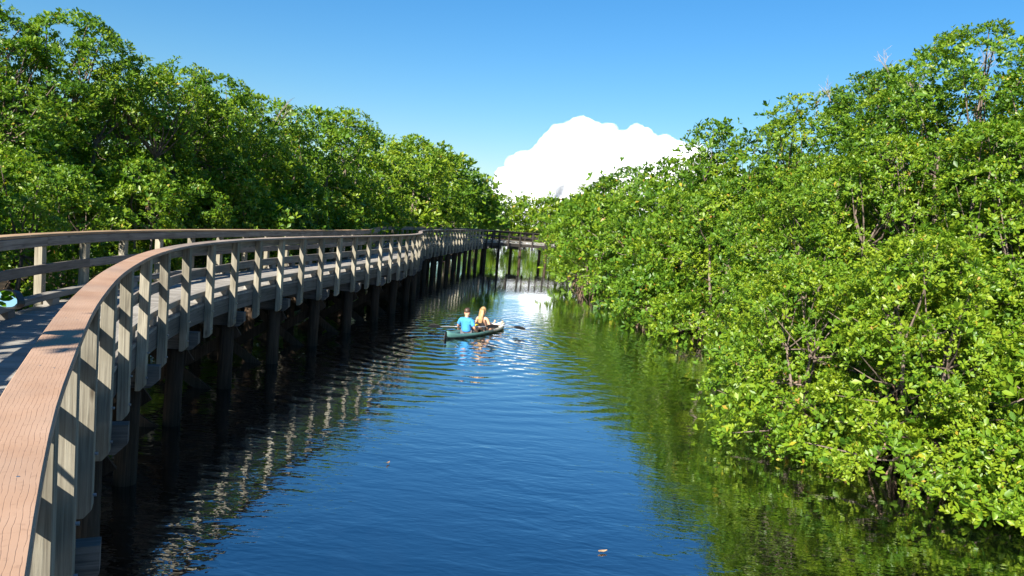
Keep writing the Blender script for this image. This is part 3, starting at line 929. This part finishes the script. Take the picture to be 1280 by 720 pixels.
for i, (lab, x, y, h, r, zb, tn, dn, dd) in enumerate(BACK):
    x, y, h, r = scl(x, y, h, r)
    tree("mangrove_tree", lab, x, y, h, r, zb, 300 + i, tint=tn + 0.04 + 0.05 * ((i * 2) % 3 - 1), group=G_A, dens=dn * 0.85, clump=5.2, dead=dd, core=dn > 0.7)
# filling rows behind them
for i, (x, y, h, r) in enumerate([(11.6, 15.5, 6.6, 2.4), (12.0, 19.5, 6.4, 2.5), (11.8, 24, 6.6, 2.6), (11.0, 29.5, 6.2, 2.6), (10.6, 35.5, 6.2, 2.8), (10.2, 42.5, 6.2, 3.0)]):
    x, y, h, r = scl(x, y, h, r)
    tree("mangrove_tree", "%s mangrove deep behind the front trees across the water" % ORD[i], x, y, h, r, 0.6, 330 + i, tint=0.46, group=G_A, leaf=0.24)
# middle row
MID = [
    ("dark-gapped mangrove above the bright bushes at the picture edge", 8.3, 12.6, 5.9, 1.9, 1.0, 0.60, 0.9),
    ("leaning mangrove above the bright yellow-green bushes", 7.3, 14.6, 5.7, 1.9, 0.8, 0.60, 1.0),
    ("round mangrove set back above the water's inlet", 7.2, 17.6, 5.6, 1.9, 0.5, 0.57, 1.0),
    ("mangrove at the back of the small inlet across the water", 7.6, 21.2, 5.6, 2.0, 0.1, 0.56, 1.0),
    ("mangrove across the water behind the low islet bush", 7.0, 25.0, 5.4, 2.0, 0.1, 0.57, 1.0),
    ("dense mangrove across the water past the low islet bush", 6.6, 29.0, 5.4, 2.0, 0.1, 0.57, 1.0),
    ("mangrove across the water with roots showing at its foot", 6.0, 33.5, 5.2, 2.1, 0.1, 0.56, 1.0),
    ("mangrove bulging into the channel beside the far footbridge", 4.15, 38.8, 4.9, 2.1, 0.05, 0.58, 1.0),
    ("mangrove with its skirt in the water near the far footbridge", 4.2, 43.5, 5.2, 2.2, 0.2, 0.56, 1.0),
]
for i, (lab, x, y, h, r, zb, tn, dn) in enumerate(MID):
    x, y, h, r = scl(x, y, h, r)
    tree("mangrove_tree", lab, x, y, h, r, zb, 360 + i, tint=tn + 0.05 + 0.05 * (i % 3 - 1), group=G_A, dens=dn * 0.85, clump=5.4, twig=0.3, skirt=i in (4, 5, 6))
# front bushes
FRONT = [
    ("bright bush at the lower picture corner, trailing into the water", 7.5, 9.9, 2.7, 1.5, 0.02, 0.67),
    ("large bright yellow-green bush overhanging the near water", 6.4, 11.2, 3.8, 1.55, 0.02, 0.69),
    ("bright bush jutting furthest into the near channel", 5.25, 12.9, 3.0, 1.4, 0.02, 0.64),
    ("tall yellow-green bush behind the overhanging near bush", 8.0, 12.0, 4.7, 1.5, 0.6, 0.70),
    ("bush above the jutting one, before the inlet", 5.9, 14.7, 3.9, 1.45, 0.2, 0.62),
    ("small green bush in the mouth of the inlet", 6.1, 18.0, 2.9, 1.15, 0.25, 0.57),
    ("low islet bush standing in the water across from the kayak", 5.1, 27.3, 1.75, 1.15, 0.15, 0.52),
    ("green bush beyond the low islet bush", 5.7, 31.0, 3.0, 1.4, 0.5, 0.55),
]
for i, (lab, x, y, h, r, zb, tn) in enumerate(FRONT):
    x, y, h, r = scl(x, y, h, r)
    tree("mangrove_bush", lab, x, y, h, r, zb, 400 + i, tint=tn + 0.05, group=G_C, cat_="bush", nl=11, dens=0.80, clump=5.6, stems=3, twig=0.4, roots=i in (1, 2, 6), skirt=i in (0, 1, 2, 5))
# far end of the channel
for i, (x, y, h, r) in enumerate([(-9.6, 167, 8.8, 4.7), (-3.9, 171, 8.9, 4.6), (1.7, 175, 9.1, 4.7), (7.3, 171, 9.2, 4.7), (13.4, 173, 9.4, 5.1), (20.4, 171, 9.6, 5.4)]):
    tree("mangrove_tree", ["pale yellow-green tree seen over the far footbridge, against the dark boardwalk bank", "second pale yellow-green tree over the far footbridge", "third pale yellow-green tree over the far footbridge, under the cloud",
         "fourth pale tree over the far footbridge, next to the opposite bank", "far tree mostly hidden behind the opposite bank", "far tree beyond the footbridge's hidden end"][i], x, y, h, r, 0.2, 440 + i, tint=0.74, group=G_E, leaf=0.5)

# ------------------------------------------------------------------ kayak and paddlers
def skin_mesh(name, verts, edges, root=0, sub=2):
    """verts: (x,y,z,radius[,radius2]); grown into one continuous surface"""
    me = bpy.data.meshes.new(name)
    me.from_pydata([v[:3] for v in verts], edges, [])
    o = bpy.data.objects.new(name, me); col.objects.link(o)
    md = o.modifiers.new("skin", 'SKIN'); md.use_smooth_shade = True
    if not me.skin_vertices:
        bm = bmesh.new(); bm.from_mesh(me); bm.verts.layers.skin.verify(); bm.to_mesh(me); bm.free()
    for i, v in enumerate(verts):
        sv = me.skin_vertices[0].data[i]
        sv.radius = (v[3], v[4] if len(v) > 4 else v[3]); sv.use_root = (i == root); sv.use_loose = False
    ss = o.modifiers.new("sub", 'SUBSURF'); ss.levels = sub; ss.render_levels = sub
    dg = bpy.context.evaluated_depsgraph_get()
    out = bpy.data.meshes.new_from_object(o.evaluated_get(dg)); out.name = name
    bpy.data.objects.remove(o); bpy.data.meshes.remove(me)
    out.materials.clear()
    return out

def blob(name, mat, parent, c, r, seg=16, fn=None):
    bm = bmesh.new(); bmesh.ops.create_uvsphere(bm, u_segments=seg, v_segments=seg // 2 + 2, radius=1.0)
    for v in bm.verts:
        p = Vector((v.co.x * r[0], v.co.y * r[1], v.co.z * r[2]))
        if fn: p = fn(p, v.co)
        v.co = p + Vector(c)
    me = bpy.data.meshes.new(name); bm.to_mesh(me); bm.free()
    return link(name, me, mat, parent, True)

M_SKIN1 = plain("tanned_skin", (0.46, 0.24, 0.15), 0.5, var=0.08)
M_SKIN2 = plain("fair_skin", (0.58, 0.33, 0.21), 0.5, var=0.08)
M_SHIRT = plain("blue_cotton", (0.045, 0.26, 0.56), 0.85, var=0.12)
M_SHORT = plain("grey_shorts", (0.09, 0.09, 0.10), 0.85, var=0.15)
M_BLACK = plain("black_fabric", (0.012, 0.012, 0.014), 0.7, var=0.2)
M_RUBBER = plain("black_rubber", (0.015, 0.015, 0.016), 0.55, var=0.2)
M_BROWNH = plain("brown_hair", (0.055, 0.03, 0.018), 0.5, var=0.35)
M_BLOND = plain("blonde_hair", (0.36, 0.22, 0.095), 0.45, var=0.3)
M_YELLOW = plain("yellow_coated_fabric", (0.72, 0.45, 0.02), 0.5, var=0.1)
M_ALU = plain("aluminium_shaft", (0.6, 0.6, 0.6), 0.35, 0.8)
M_EYE = plain("dark_eye", (0.02, 0.015, 0.012), 0.2)

def kayak_mat():
    mt, nt, b = new_mat("teal_to_cream_plastic")
    tc = N(nt, "ShaderNodeTexCoord"); sx = N(nt, "ShaderNodeSeparateXYZ")
    nt.links.new(tc.outputs["Object"], sx.inputs[0])
    nz = N(nt, "ShaderNodeTexNoise", i_Scale=3.0, i_Detail=4.0, i_Distortion=1.5)
    nt.links.new(tc.outputs["Object"], nz.inputs["Vector"])
    f = math_n(nt, 'ADD', math_n(nt, 'MULTIPLY', sx.outputs[0], 0.26), math_n(nt, 'ADD', math_n(nt, 'MULTIPLY', nz.outputs[0], 0.3), 0.35))
    c = ramp(nt, f, [(0.28, (0.07, 0.17, 0.155)), (0.50, (0.06, 0.125, 0.115)), (0.62, (0.05, 0.055, 0.055)), (0.74, (0.40, 0.37, 0.30)), (0.9, (0.62, 0.58, 0.48))])
    zf = N(nt, "ShaderNodeMapRange", i_1=0.03, i_2=0.075, i_3=1.0, i_4=0.0); nt.links.new(sx.outputs[2], zf.inputs[0])
    c = mix_col(nt, zf.outputs[0], c, (0.012, 0.02, 0.02))
    nt.links.new(c, b.inputs["Base Color"]); b.inputs["Roughness"].default_value = 0.38
    return mt

def kayak():
    root = empty("kayak", KAYAK, KAYAK_RZ)
    tag(root, "teal and cream tandem kayak carrying two paddlers", "kayak")
    n = 28; hl = 1.95; rings_ = []
    for i in range(n + 1):
        t = -1 + 2 * i / n
        a = abs(t)
        b_ = 0.37 * max(0.0, 1 - a ** 2.3) ** 0.75 + 0.012
        sheer = 0.105 + 0.09 * a ** 3
        keel = -0.15 + 0.25 * a ** 6
        well = -0.03 if a < 0.74 else -0.03 + (sheer + 0.03) * min(1, (a - 0.74) / 0.12)
        x = t * hl
        h = sheer - keel
        half = [(0, keel), (b_ * .55, keel + .03 * h), (b_ * .92, keel + .38 * h), (b_, keel + .72 * h), (b_ * .97, sheer), (b_ * .80, sheer + .005), (b_ * .70, well + 0.02), (b_ * .3, well + (0.05 if a > .86 else 0)), (0, well + (0.06 if a > .86 else 0))]
        rings_.append([(x, y, z) for y, z in half] + [(x, -y, z) for y, z in reversed(half[1:-1])])
    k = len(rings_[0]); V = [p for r_ in rings_ for p in r_]; F = []
    for i in range(n):
        for j in range(k):
            j2 = (j + 1) % k
            F.append((i * k + j, i * k + j2, (i + 1) * k + j2, (i + 1) * k + j))
    me = bpy.data.meshes.new("hull"); me.from_pydata(V, [], F + [tuple(range(k)), tuple(reversed(range(n * k, n * k + k)))]); me.update()
    bm = bmesh.new(); bm.from_mesh(me); bmesh.ops.recalc_face_normals(bm, faces=bm.faces); bm.to_mesh(me); bm.free()
    link("hull", me, kayak_mat(), root, True)
    for x in (0.22,):
        mb = MB(); poly = [(-0.19, 0.0), (0.19, 0.0), (0.21, 0.2), (0.15, 0.33), (-0.15, 0.33), (-0.21, 0.2)]
        Mx = Matrix.Translation((x, 0, 0.0)) @ Matrix.Rotation(R(-14), 4, 'Y') @ Matrix(((0, 0, 1, 0), (1, 0, 0, 0), (0, 1, 0, 0), (0, 0, 0, 1)))
        mb.prism(poly, -0.03, 0.03, Mx); mb.build("backrest", M_BLACK, root)
    ru = MB().prism([(-2.05, 0.20), (-1.94, 0.22), (-1.95, 0.04), (-1.98, -0.15), (-2.05, -0.16), (-2.08, 0.03)], -0.012, 0.012, Matrix(((1, 0, 0, 0), (0, 0, 1, 0), (0, 1, 0, 0), (0, 0, 0, 1))))
    ru.build("rudder", M_BLACK, root)
    MB().tube([(1.66, 0.06, 0.22), (1.72, 0.05, 0.29), (1.72, -0.05, 0.29), (1.66, -0.06, 0.22)], 0.012, 6).build("carry_handle", M_BLACK, root)
    return root
kayak()
KM = Matrix.Translation(KAYAK) @ Matrix.Rotation(KAYAK_RZ, 4, 'Z')

def fingers(V, E, wrist_i, w, d, side):
    """palm and five fingers from wrist position w, pointing along d"""
    w = Vector(w); d = Vector(d).normalized(); sidev = Vector((d.y, -d.x, 0)).normalized() if abs(d.z) < .95 else Vector((0, 1, 0))
    palm = w + d * 0.05
    V.append((*palm, 0.036, 0.022)); pi = len(V) - 1; E.append((wrist_i, pi))
    dn = Vector((0, 0, -1))
    for q, (o, ln) in enumerate(((-.030, .062), (-.010, .074), (.010, .070), (.030, .055))):
        a = palm + d * 0.04 + sidev * o
        b = a + (d * 0.75 + dn * 0.5).normalized() * ln * 0.55; c_ = b + (d * 0.1 + dn).normalized() * ln * 0.5
        i0 = len(V); V += [(*a, 0.010), (*b, 0.009), (*c_, 0.008)]; E += [(pi, i0), (i0, i0 + 1), (i0 + 1, i0 + 2)]
    a = palm + sidev * side * 0.036; b = a + (d * 0.7 + sidev * side * 0.6 + dn * .3).normalized() * 0.045
    i0 = len(V); V += [(*a, 0.012), (*b, 0.010)]; E += [(pi, i0), (i0, i0 + 1)]

def person(label, x, skin, man):
    base = KM @ Vector((x, 0, -0.035 if man else -0.065))
    root = empty("person", base, KAYAK_RZ); tag(root, label, "person")
    k = 1.0 if man else 0.93
    lean = -0.09 if man else -0.20
    V = [(0, 0, .10, .15 * k, .11), (lean * .35, 0, .25, .135 * k, .10), (lean * .75, 0, .42, .155 * k, .105), (lean, 0, .525, .12 * k, .08), (lean + .01, 0, .61, .052, .052),
         (lean + .025, 0, .69, .075, .07), (lean + .03, 0, .775, .092, .082), (lean + .025, 0, .845, .072, .066)]
    E = [(0, 1), (1, 2), (2, 3), (3, 4), (4, 5), (5, 6), (6, 7)]
    V.append((lean + .125, 0, .75, .016)); E.append((6, 8))                      # nose
    for sg in (1, -1):
        V.append((lean + .02, sg * .098, .76, .016)); E.append((6, len(V) - 1))   # ears
    sh = .185 * k
    if man:
        arms = {1: [(lean, sh, .53), (lean + .06, sh + .13, .31), (.16, sh + .20, .17)], -1: [(lean, -sh, .53), (lean + .02, -sh - .12, .30), (.17, -sh - .10, .15)]}
    else:
        arms = {1: [(lean, sh, .52), (lean + .07, sh + .10, .29), (.20, sh + .06, .13)], -1: [(lean, -sh, .52), (lean + .05, -sh - .11, .29), (.20, -sh - .09, .12)]}
    for sg, (a, b, c_) in arms.items():
        i = len(V); ra = .052 * k
        V += [(*a, ra * 1.15), (*[(p + q) / 2 for p, q in zip(a, b)], ra), (*b, ra * .8), (*c_, ra * .55)]
        E += [(3, i), (i, i + 1), (i + 1, i + 2), (i + 2, i + 3)]
        d = Vector(c_) - Vector(b); fingers(V, E, i + 3, c_, (d.x, d.y, d.z * 0.4), -sg)
    for sg in (1, -1):
        i = len(V)
        if man: leg = [(.06, sg * .09, .10), (.30, sg * .15, .20), (.50, sg * .19, .27), (.70, sg * .18, .14), (.86, sg * .16, .03), (.90, sg * .16, .10), (.90, sg * .16, .16)]
        else: leg = [(.06, sg * .08, .09), (.32, sg * .11, .17), (.52, sg * .13, .25), (.74, sg * .14, .24), (.93, sg * .14, .22), (1.0, sg * .14, .28), (1.03, sg * .14, .36)]
        rr = [.085, .075, .058, .05, .038, .034, .026]
        V += [(*p, r_ * k) for p, r_ in zip(leg, rr)]
        E += [(0, i)] + [(i + q, i + q + 1) for q in range(6)]
    me = skin_mesh("body", V, E, 0, 2)
    link("body", me, skin, root, True)
    for sg in (1, -1):
        blob("eye", M_EYE, root, (lean + .112, sg * .034, .775), (.010, .013, .009), 8)
    if man:
        sv = [(lean * .2, 0, .12, .185, .15), (lean * .4, 0, .26, .178, .15), (lean * .75, 0, .42, .195, .155), (lean, 0, .53, .20, .165), (lean, 0, .585, .15, .13), (lean + .005, 0, .625, .085, .085)]
        se = [(0, 1), (1, 2), (2, 3), (3, 4), (4, 5)]
        for sg, (a, b, c_) in arms.items():
            i = len(sv); A_ = Vector(a); B_ = Vector(b)
            sv += [(*A_, .088), (*A_.lerp(B_, .45), .074), (*A_.lerp(B_, .85), .072)]; se += [(3, i), (i, i + 1), (i + 1, i + 2)]
        link("shirt", skin_mesh("shirt", sv, se, 0, 2), M_SHIRT, root, True)
        svs = [(0, 0, .09, .165, .12)]; ses = []
        for sg in (1, -1):
            i = len(svs); svs += [(.08, sg * .10, .10, .10), (.36, sg * .155, .21, .088)]; ses += [(0, i), (i, i + 1)]
        link("shorts", skin_mesh("shorts", svs, ses, 0, 2), M_SHORT, root, True)
        rg = random.Random(4)
        def hf(p, u):
            q = p * (1 + 0.06 * mnoise.noise(Vector(u) * 5))
            if u.x > 0.45 and u.z < 0.45: q.x = min(q.x, 0.035)
            if u.z < -0.35: q.z = -0.035
            return q
        blob("hair", M_BROWNH, root, (lean + .018, 0, .815), (.108, .100, .105), 20, hf)
    else:
        def hf(p, u):
            q = p * (1 + 0.05 * mnoise.noise(Vector(u) * 6))
            if u.x > 0.3 and u.z < 0.4: q.x = min(q.x, 0.03)
            return q
        hair = blob("hair", M_BLOND, root, (lean + .02, 0, .80), (.108, .102, .115), 20, hf)
        # long fall of hair down the back
        mb = MB(); rows = []
        for q in range(9):
            t = q / 8; z = .84 - t * .56; w = .078 + .022 * math.sin(t * 2.6) - .05 * t * t; xb = lean - .065 - .075 * math.sin(min(1, t * 1.3) * 1.5) + .02 * t
            rows.append([(xb - .035 * math.cos(a) - (.008 * (j % 2)), w * math.sin(a), z + .012 * ((j * 7) % 3)) for j, a in enumerate([(-1.5 + 3.0 * i / 10) for i in range(11)])] + [(xb + .03, w * .9 * (1 - 2 * i / 4), z) for i in range(5)])
        kk = len(rows[0]); vs = [p for r_ in rows for p in r_]; fs = []
        for i in range(8):
            for j in range(kk):
                fs.append((i * kk + j, i * kk + (j + 1) % kk, (i + 1) * kk + (j + 1) % kk, (i + 1) * kk + j))
        fs += [tuple(range(kk)), tuple(reversed(range(8 * kk, 9 * kk)))]
        mb.add(vs, fs); mb.build("hair_fall", M_BLOND, hair, True)
        bv = [(lean * .75, 0, .42, .160, .112), (lean * .72, 0, .37, .150, .108)]
        link("bikini_top", skin_mesh("bikini_top", bv, [(0, 1)], 0, 2), M_BLACK, root, True)
        bv = [(0, 0, .10, .162, .122), (.02, 0, .16, .15, .112)]
        link("bikini_bottom", skin_mesh("bikini_bottom", bv, [(0, 1)], 0, 2), M_BLACK, root, True)
    return root
person("man in a blue T-shirt with short brown hair sitting at the kayak's stern", -0.70, M_SKIN1, True)
person("woman with long blonde hair and bare shoulders sitting at the kayak's bow", 0.50, M_SKIN2, False)

def paddle(label, p0, p1):
    a = KM @ Vector(p0); b = KM @ Vector(p1)
    root = empty("paddle", a.lerp(b, .5)); tag(root, label, "paddle", "kayak paddles")
    c0 = a - root.location; c1 = b - root.location
    d = (c1 - c0).normalized(); L = (c1 - c0).length
    MB().tube([c0 + d * .40, c0.lerp(c1, .5), c1 - d * .40], 0.016, 8).build("shaft", M_ALU, root, True)
    sd = d.cross(Vector((0, 0, 1))).normalized(); nr = sd.cross(d)
    for e, dd in ((c0, d), (c1, -d)):
        prof = [(0.0, .035), (.06, .075), (.2, .092), (.34, .075), (.42, .025)]
        vs = []
        for (u, w) in prof:
            for sgn, th in ((1, .006), (-1, .006), (-1, -.006), (1, -.006)):
                vs.append(e + dd * u + (sd * .75 + nr * .66) * sgn * w + (nr * .75 - sd * .66) * (th + .02 * math.sin(u * 7)))
        fs = [(3, 2, 1, 0), (16, 17, 18, 19)]
        for i in range(4):
            for j in range(4): fs.append((i * 4 + j, i * 4 + (j + 1) % 4, i * 4 + 4 + (j + 1) % 4, i * 4 + 4 + j))
        MB().add(vs, fs).build("blade", M_BLACK, root)
    return root
paddle("paddle held by the man, its blade dipping toward the boardwalk", (-0.95, 1.28, 0.12), (-0.30, -0.92, 0.36))
paddle("paddle across the woman's lap, black blade beyond the bow", (0.72, 1.05, 0.28), (0.95, -1.30, 0.22))
def bag():
    base = KM @ Vector((0.10, 0.13, 0.05))
    o = blob("dry_bag", M_YELLOW, None, (0, 0, 0.10), (.13, .15, .12), 16, lambda p, u: p * (1 + .08 * mnoise.noise(Vector(u) * 3)))
    o.location = base; o.rotation_euler = (0, 0, KAYAK_RZ)
    tag(o, "small yellow bag tucked beside the woman's seat", "bag")
bag()

# ------------------------------------------------------------------ floating leaves and driftwood
M_FLEAF = plain("fallen_leaf_tan", (0.30, 0.20, 0.11), 0.6, var=0.25)
for i, (x, y, a, sz, lab) in enumerate([(1.20, 7.66, .3, .055, "tan curled leaf floating alone on the near open water"), (-1.48, 9.9, 1.2, .042, "tan leaf floating near the boardwalk's reflection"), (-2.9, 8.8, .5, .04, "tiny leaf floating in the boardwalk's dark shade")]):
    mb = MB(); vs = []
    for q, (u, w) in enumerate([(-1, .04), (-.55, .32), (0, .42), (.5, .3), (1, .03)]):
        for t in (-1, 0, 1): vs.append((u * sz, t * w * sz, .012 + abs(t) * .014 + .01 * u * u))
    fs = [(i_ * 3 + j, i_ * 3 + j + 1, i_ * 3 + j + 4, i_ * 3 + j + 3) for i_ in range(4) for j in range(2)]
    mb.add(vs, fs)
    me = mb.mesh("floating_leaf"); o = link("floating_leaf", me, M_FLEAF)
    sd_ = o.modifiers.new("thick", 'SOLIDIFY'); sd_.thickness = 0.002
    o.location = (x * SCL, y * SCL, 0); o.rotation_euler = (0, 0, a); tag(o, lab, "leaf", "leaves floating on the water")
mb = MB(); mb.tube([(6.35, 26.9, .52), (6.55, 26.8, .56), (6.85, 26.7, .50), (7.4, 26.7, .12), (7.7, 26.7, -.2)], [.008, .016, .02, .022, .022], 7)
tag(mb.build("dead_branch", M_DEAD, None, True), "bleached dead branch lying level above the inlet's dark water", "branch")

# ------------------------------------------------------------------ bicycle parked on the deck
def bicycle():
    M_FRAME = plain("dark_blue_paint", (0.02, 0.03, 0.07), 0.3)
    M_CHROME = plain("polished_metal", (0.7, 0.7, 0.72), 0.15, 1.0)
    M_MIRROR = plain("mirror_glass", (0.92, 0.94, 0.96), 0.01, 1.0)
    hd = R(118); c = Vector((-2.76, 3.04, DECK + 0.002))
    root = empty("bicycle", c, hd); tag(root, "parked bicycle whose black handlebar mirror pokes in over the rail", "bicycle")
    wr = 0.33; xs = (-0.55, 0.55)
    for x in xs:
        ring = [(x + math.cos(a) * (wr - .022), 0, wr + math.sin(a) * (wr - .022)) for a in [2 * math.pi * i / 36 for i in range(36)]]
        wl = MB().tube(ring, 0.022, 8, closed=True).build("tyre", M_RUBBER, root, True)
        r2 = [(x + math.cos(a) * (wr - .055), 0, wr + math.sin(a) * (wr - .055)) for a in [2 * math.pi * i / 36 for i in range(36)]]
        MB().tube(r2, 0.012, 6, closed=True).build("rim", M_CHROME, root, True)
        sp_ = MB(); sp_.tube([(x, -.05, wr), (x, .05, wr)], .02, 8)
        for i in range(20):
            a = 2 * math.pi * i / 20
            sp_.tube([(x, .03 * (-1) ** i, wr), (x + math.cos(a) * (wr - .06), 0, wr + math.sin(a) * (wr - .06))], .0015, 3)
        sp_.build("spokes", M_CHROME, root)
    f = MB()
    bb = (-.08, 0, .29); st = (-.22, 0, .80); ht = (.36, 0, .92); hb = (.40, 0, .72)
    for a, b, r_ in ((bb, st, .017), (bb, hb, .02), ((-.19, 0, .72), ht, .017), (ht, hb, .02), (bb, (-.55, .05, wr), .011), (bb, (-.55, -.05, wr), .011), ((-.20, 0, .74), (-.55, .05, wr), .009), ((-.20, 0, .74), (-.55, -.05, wr), .009)):
        f.tube([a, b], r_, 8)
    f.build("frame", M_FRAME, root, True)
    fk = MB(); fk.tube([hb, (.43, 0, .68)], .018, 8)
    for s_ in (1, -1): fk.tube([(.43, 0, .68), (.44, .055 * s_, .66), (.55, .055 * s_, wr)], .012, 6)
    fk.build("fork", M_FRAME, root, True)
    hbq = MB(); hbq.tube([ht, (.34, 0, 1.02)], .014, 8)
    hbq.tube([(.14, .33, 1.10), (.22, .25, 1.09), (.34, .06, 1.03), (.34, -.06, 1.03), (.22, -.25, 1.09), (.14, -.33, 1.10)], .011, 8); hbq.build("handlebar", M_CHROME, root, True)
    for s_ in (1, -1): MB().tube([(.20, .27 * s_, 1.095), (.10, .37 * s_, 1.10)], .018, 10).build("grip", M_RUBBER, root, True)
    # mirrors
    for s_, tgt in ((-1, None), (1, None)):
        cpos = Vector((.22, -.54 * s_ * -1 if False else .54 * s_, 1.255))
        MB().tube([(.18, .30 * s_, 1.10), (.22, .42 * s_, 1.20), tuple(cpos + Vector((.03, -.03 * s_, 0)))], .007, 6).build("mirror_stem", M_RUBBER, root, True)
        nrm = Vector((-.755, -.60 * s_, .16)).normalized()
        zx = Vector((0, 0, 1)); zx = (zx - nrm * zx.dot(nrm)).normalized(); yx = nrm.cross(zx)
        Mx = Matrix((yx, zx, nrm)).transposed().to_4x4(); Mx.translation = cpos
        poly = [(-.085, -.01), (-.062, -.038), (-.01, -.046), (.045, -.040), (.068, -.012), (.052, .028), (.015, .046), (-.045, .044)]
        poly = [(x * -s_, y) for x, y in poly]
        if s_ > 0: poly = poly[::-1]
        sm = []
        for i in range(len(poly)):
            p_, q_ = Vector(poly[i]), Vector(poly[(i + 1) % len(poly)])
            sm += [p_.lerp(q_, .2), p_.lerp(q_, .8)]
        h_ = MB().prism(sm, -.035, 0.0, Mx).build("mirror_housing", M_RUBBER, root)
        MB().prism([(p_.x * .88, p_.y * .86) for p_ in sm], 0.001, 0.003, Mx).build("mirror_glass", M_MIRROR, h_)
    # wire basket
    bk = MB()
    for z in (.78, .85, .92, .99): bk.tube([(.45, -.17, z), (.72, -.17, z), (.72, .17, z), (.45, .17, z)], .004, 4, closed=True)
    for i in range(8):
        y = -.17 + .34 * i / 7
        bk.tube([(.45, y, .99), (.45, y, .78), (.72, y, .78), (.72, y, .99)], .003, 4)
    for i in range(6):
        x = .45 + .27 * i / 5
        for y in (-.17, .17): bk.tube([(x, y, .99), (x, y, .78)], .003, 4)
    bk.build("basket", M_BLACK, root)
    sd = MB().tube([(-.22, 0, .80), (-.235, 0, .88)], .013, 8); sd.build("seat_post", M_CHROME, root, True)
    blob("saddle", M_BLACK, root, (-.25, 0, .91), (.14, .085, .035), 16, lambda p, u: Vector((p.x, p.y * (0.45 if u.x > .2 else 1.0), p.z)))
    MB().tube([(-.10, .03, .30), (-.30, .26, 0.0)], .009, 6).build("kickstand", M_CHROME, root)
    cr = MB(); cr.tube([(-.08 + math.cos(a) * .085, -.055, .29 + math.sin(a) * .085) for a in [2 * math.pi * i / 24 for i in range(24)]], .006, 5, closed=True)
    cr.tube([(-.08, -.07, .29), (-.08, .07, .29)], .015, 8); cr.tube([(-.08, -.08, .29), (.06, -.08, .20)], .009, 6); cr.tube([(-.08, .08, .29), (-.22, .08, .38)], .009, 6)
    cr.build("crank", M_CHROME, root)
    for p_ in ((.06, -.13, .20), (-.22, .13, .38)): MB().box(p_, (.09, .09, .02)).build("pedal", M_RUBBER, root)
    return root
bicycle()
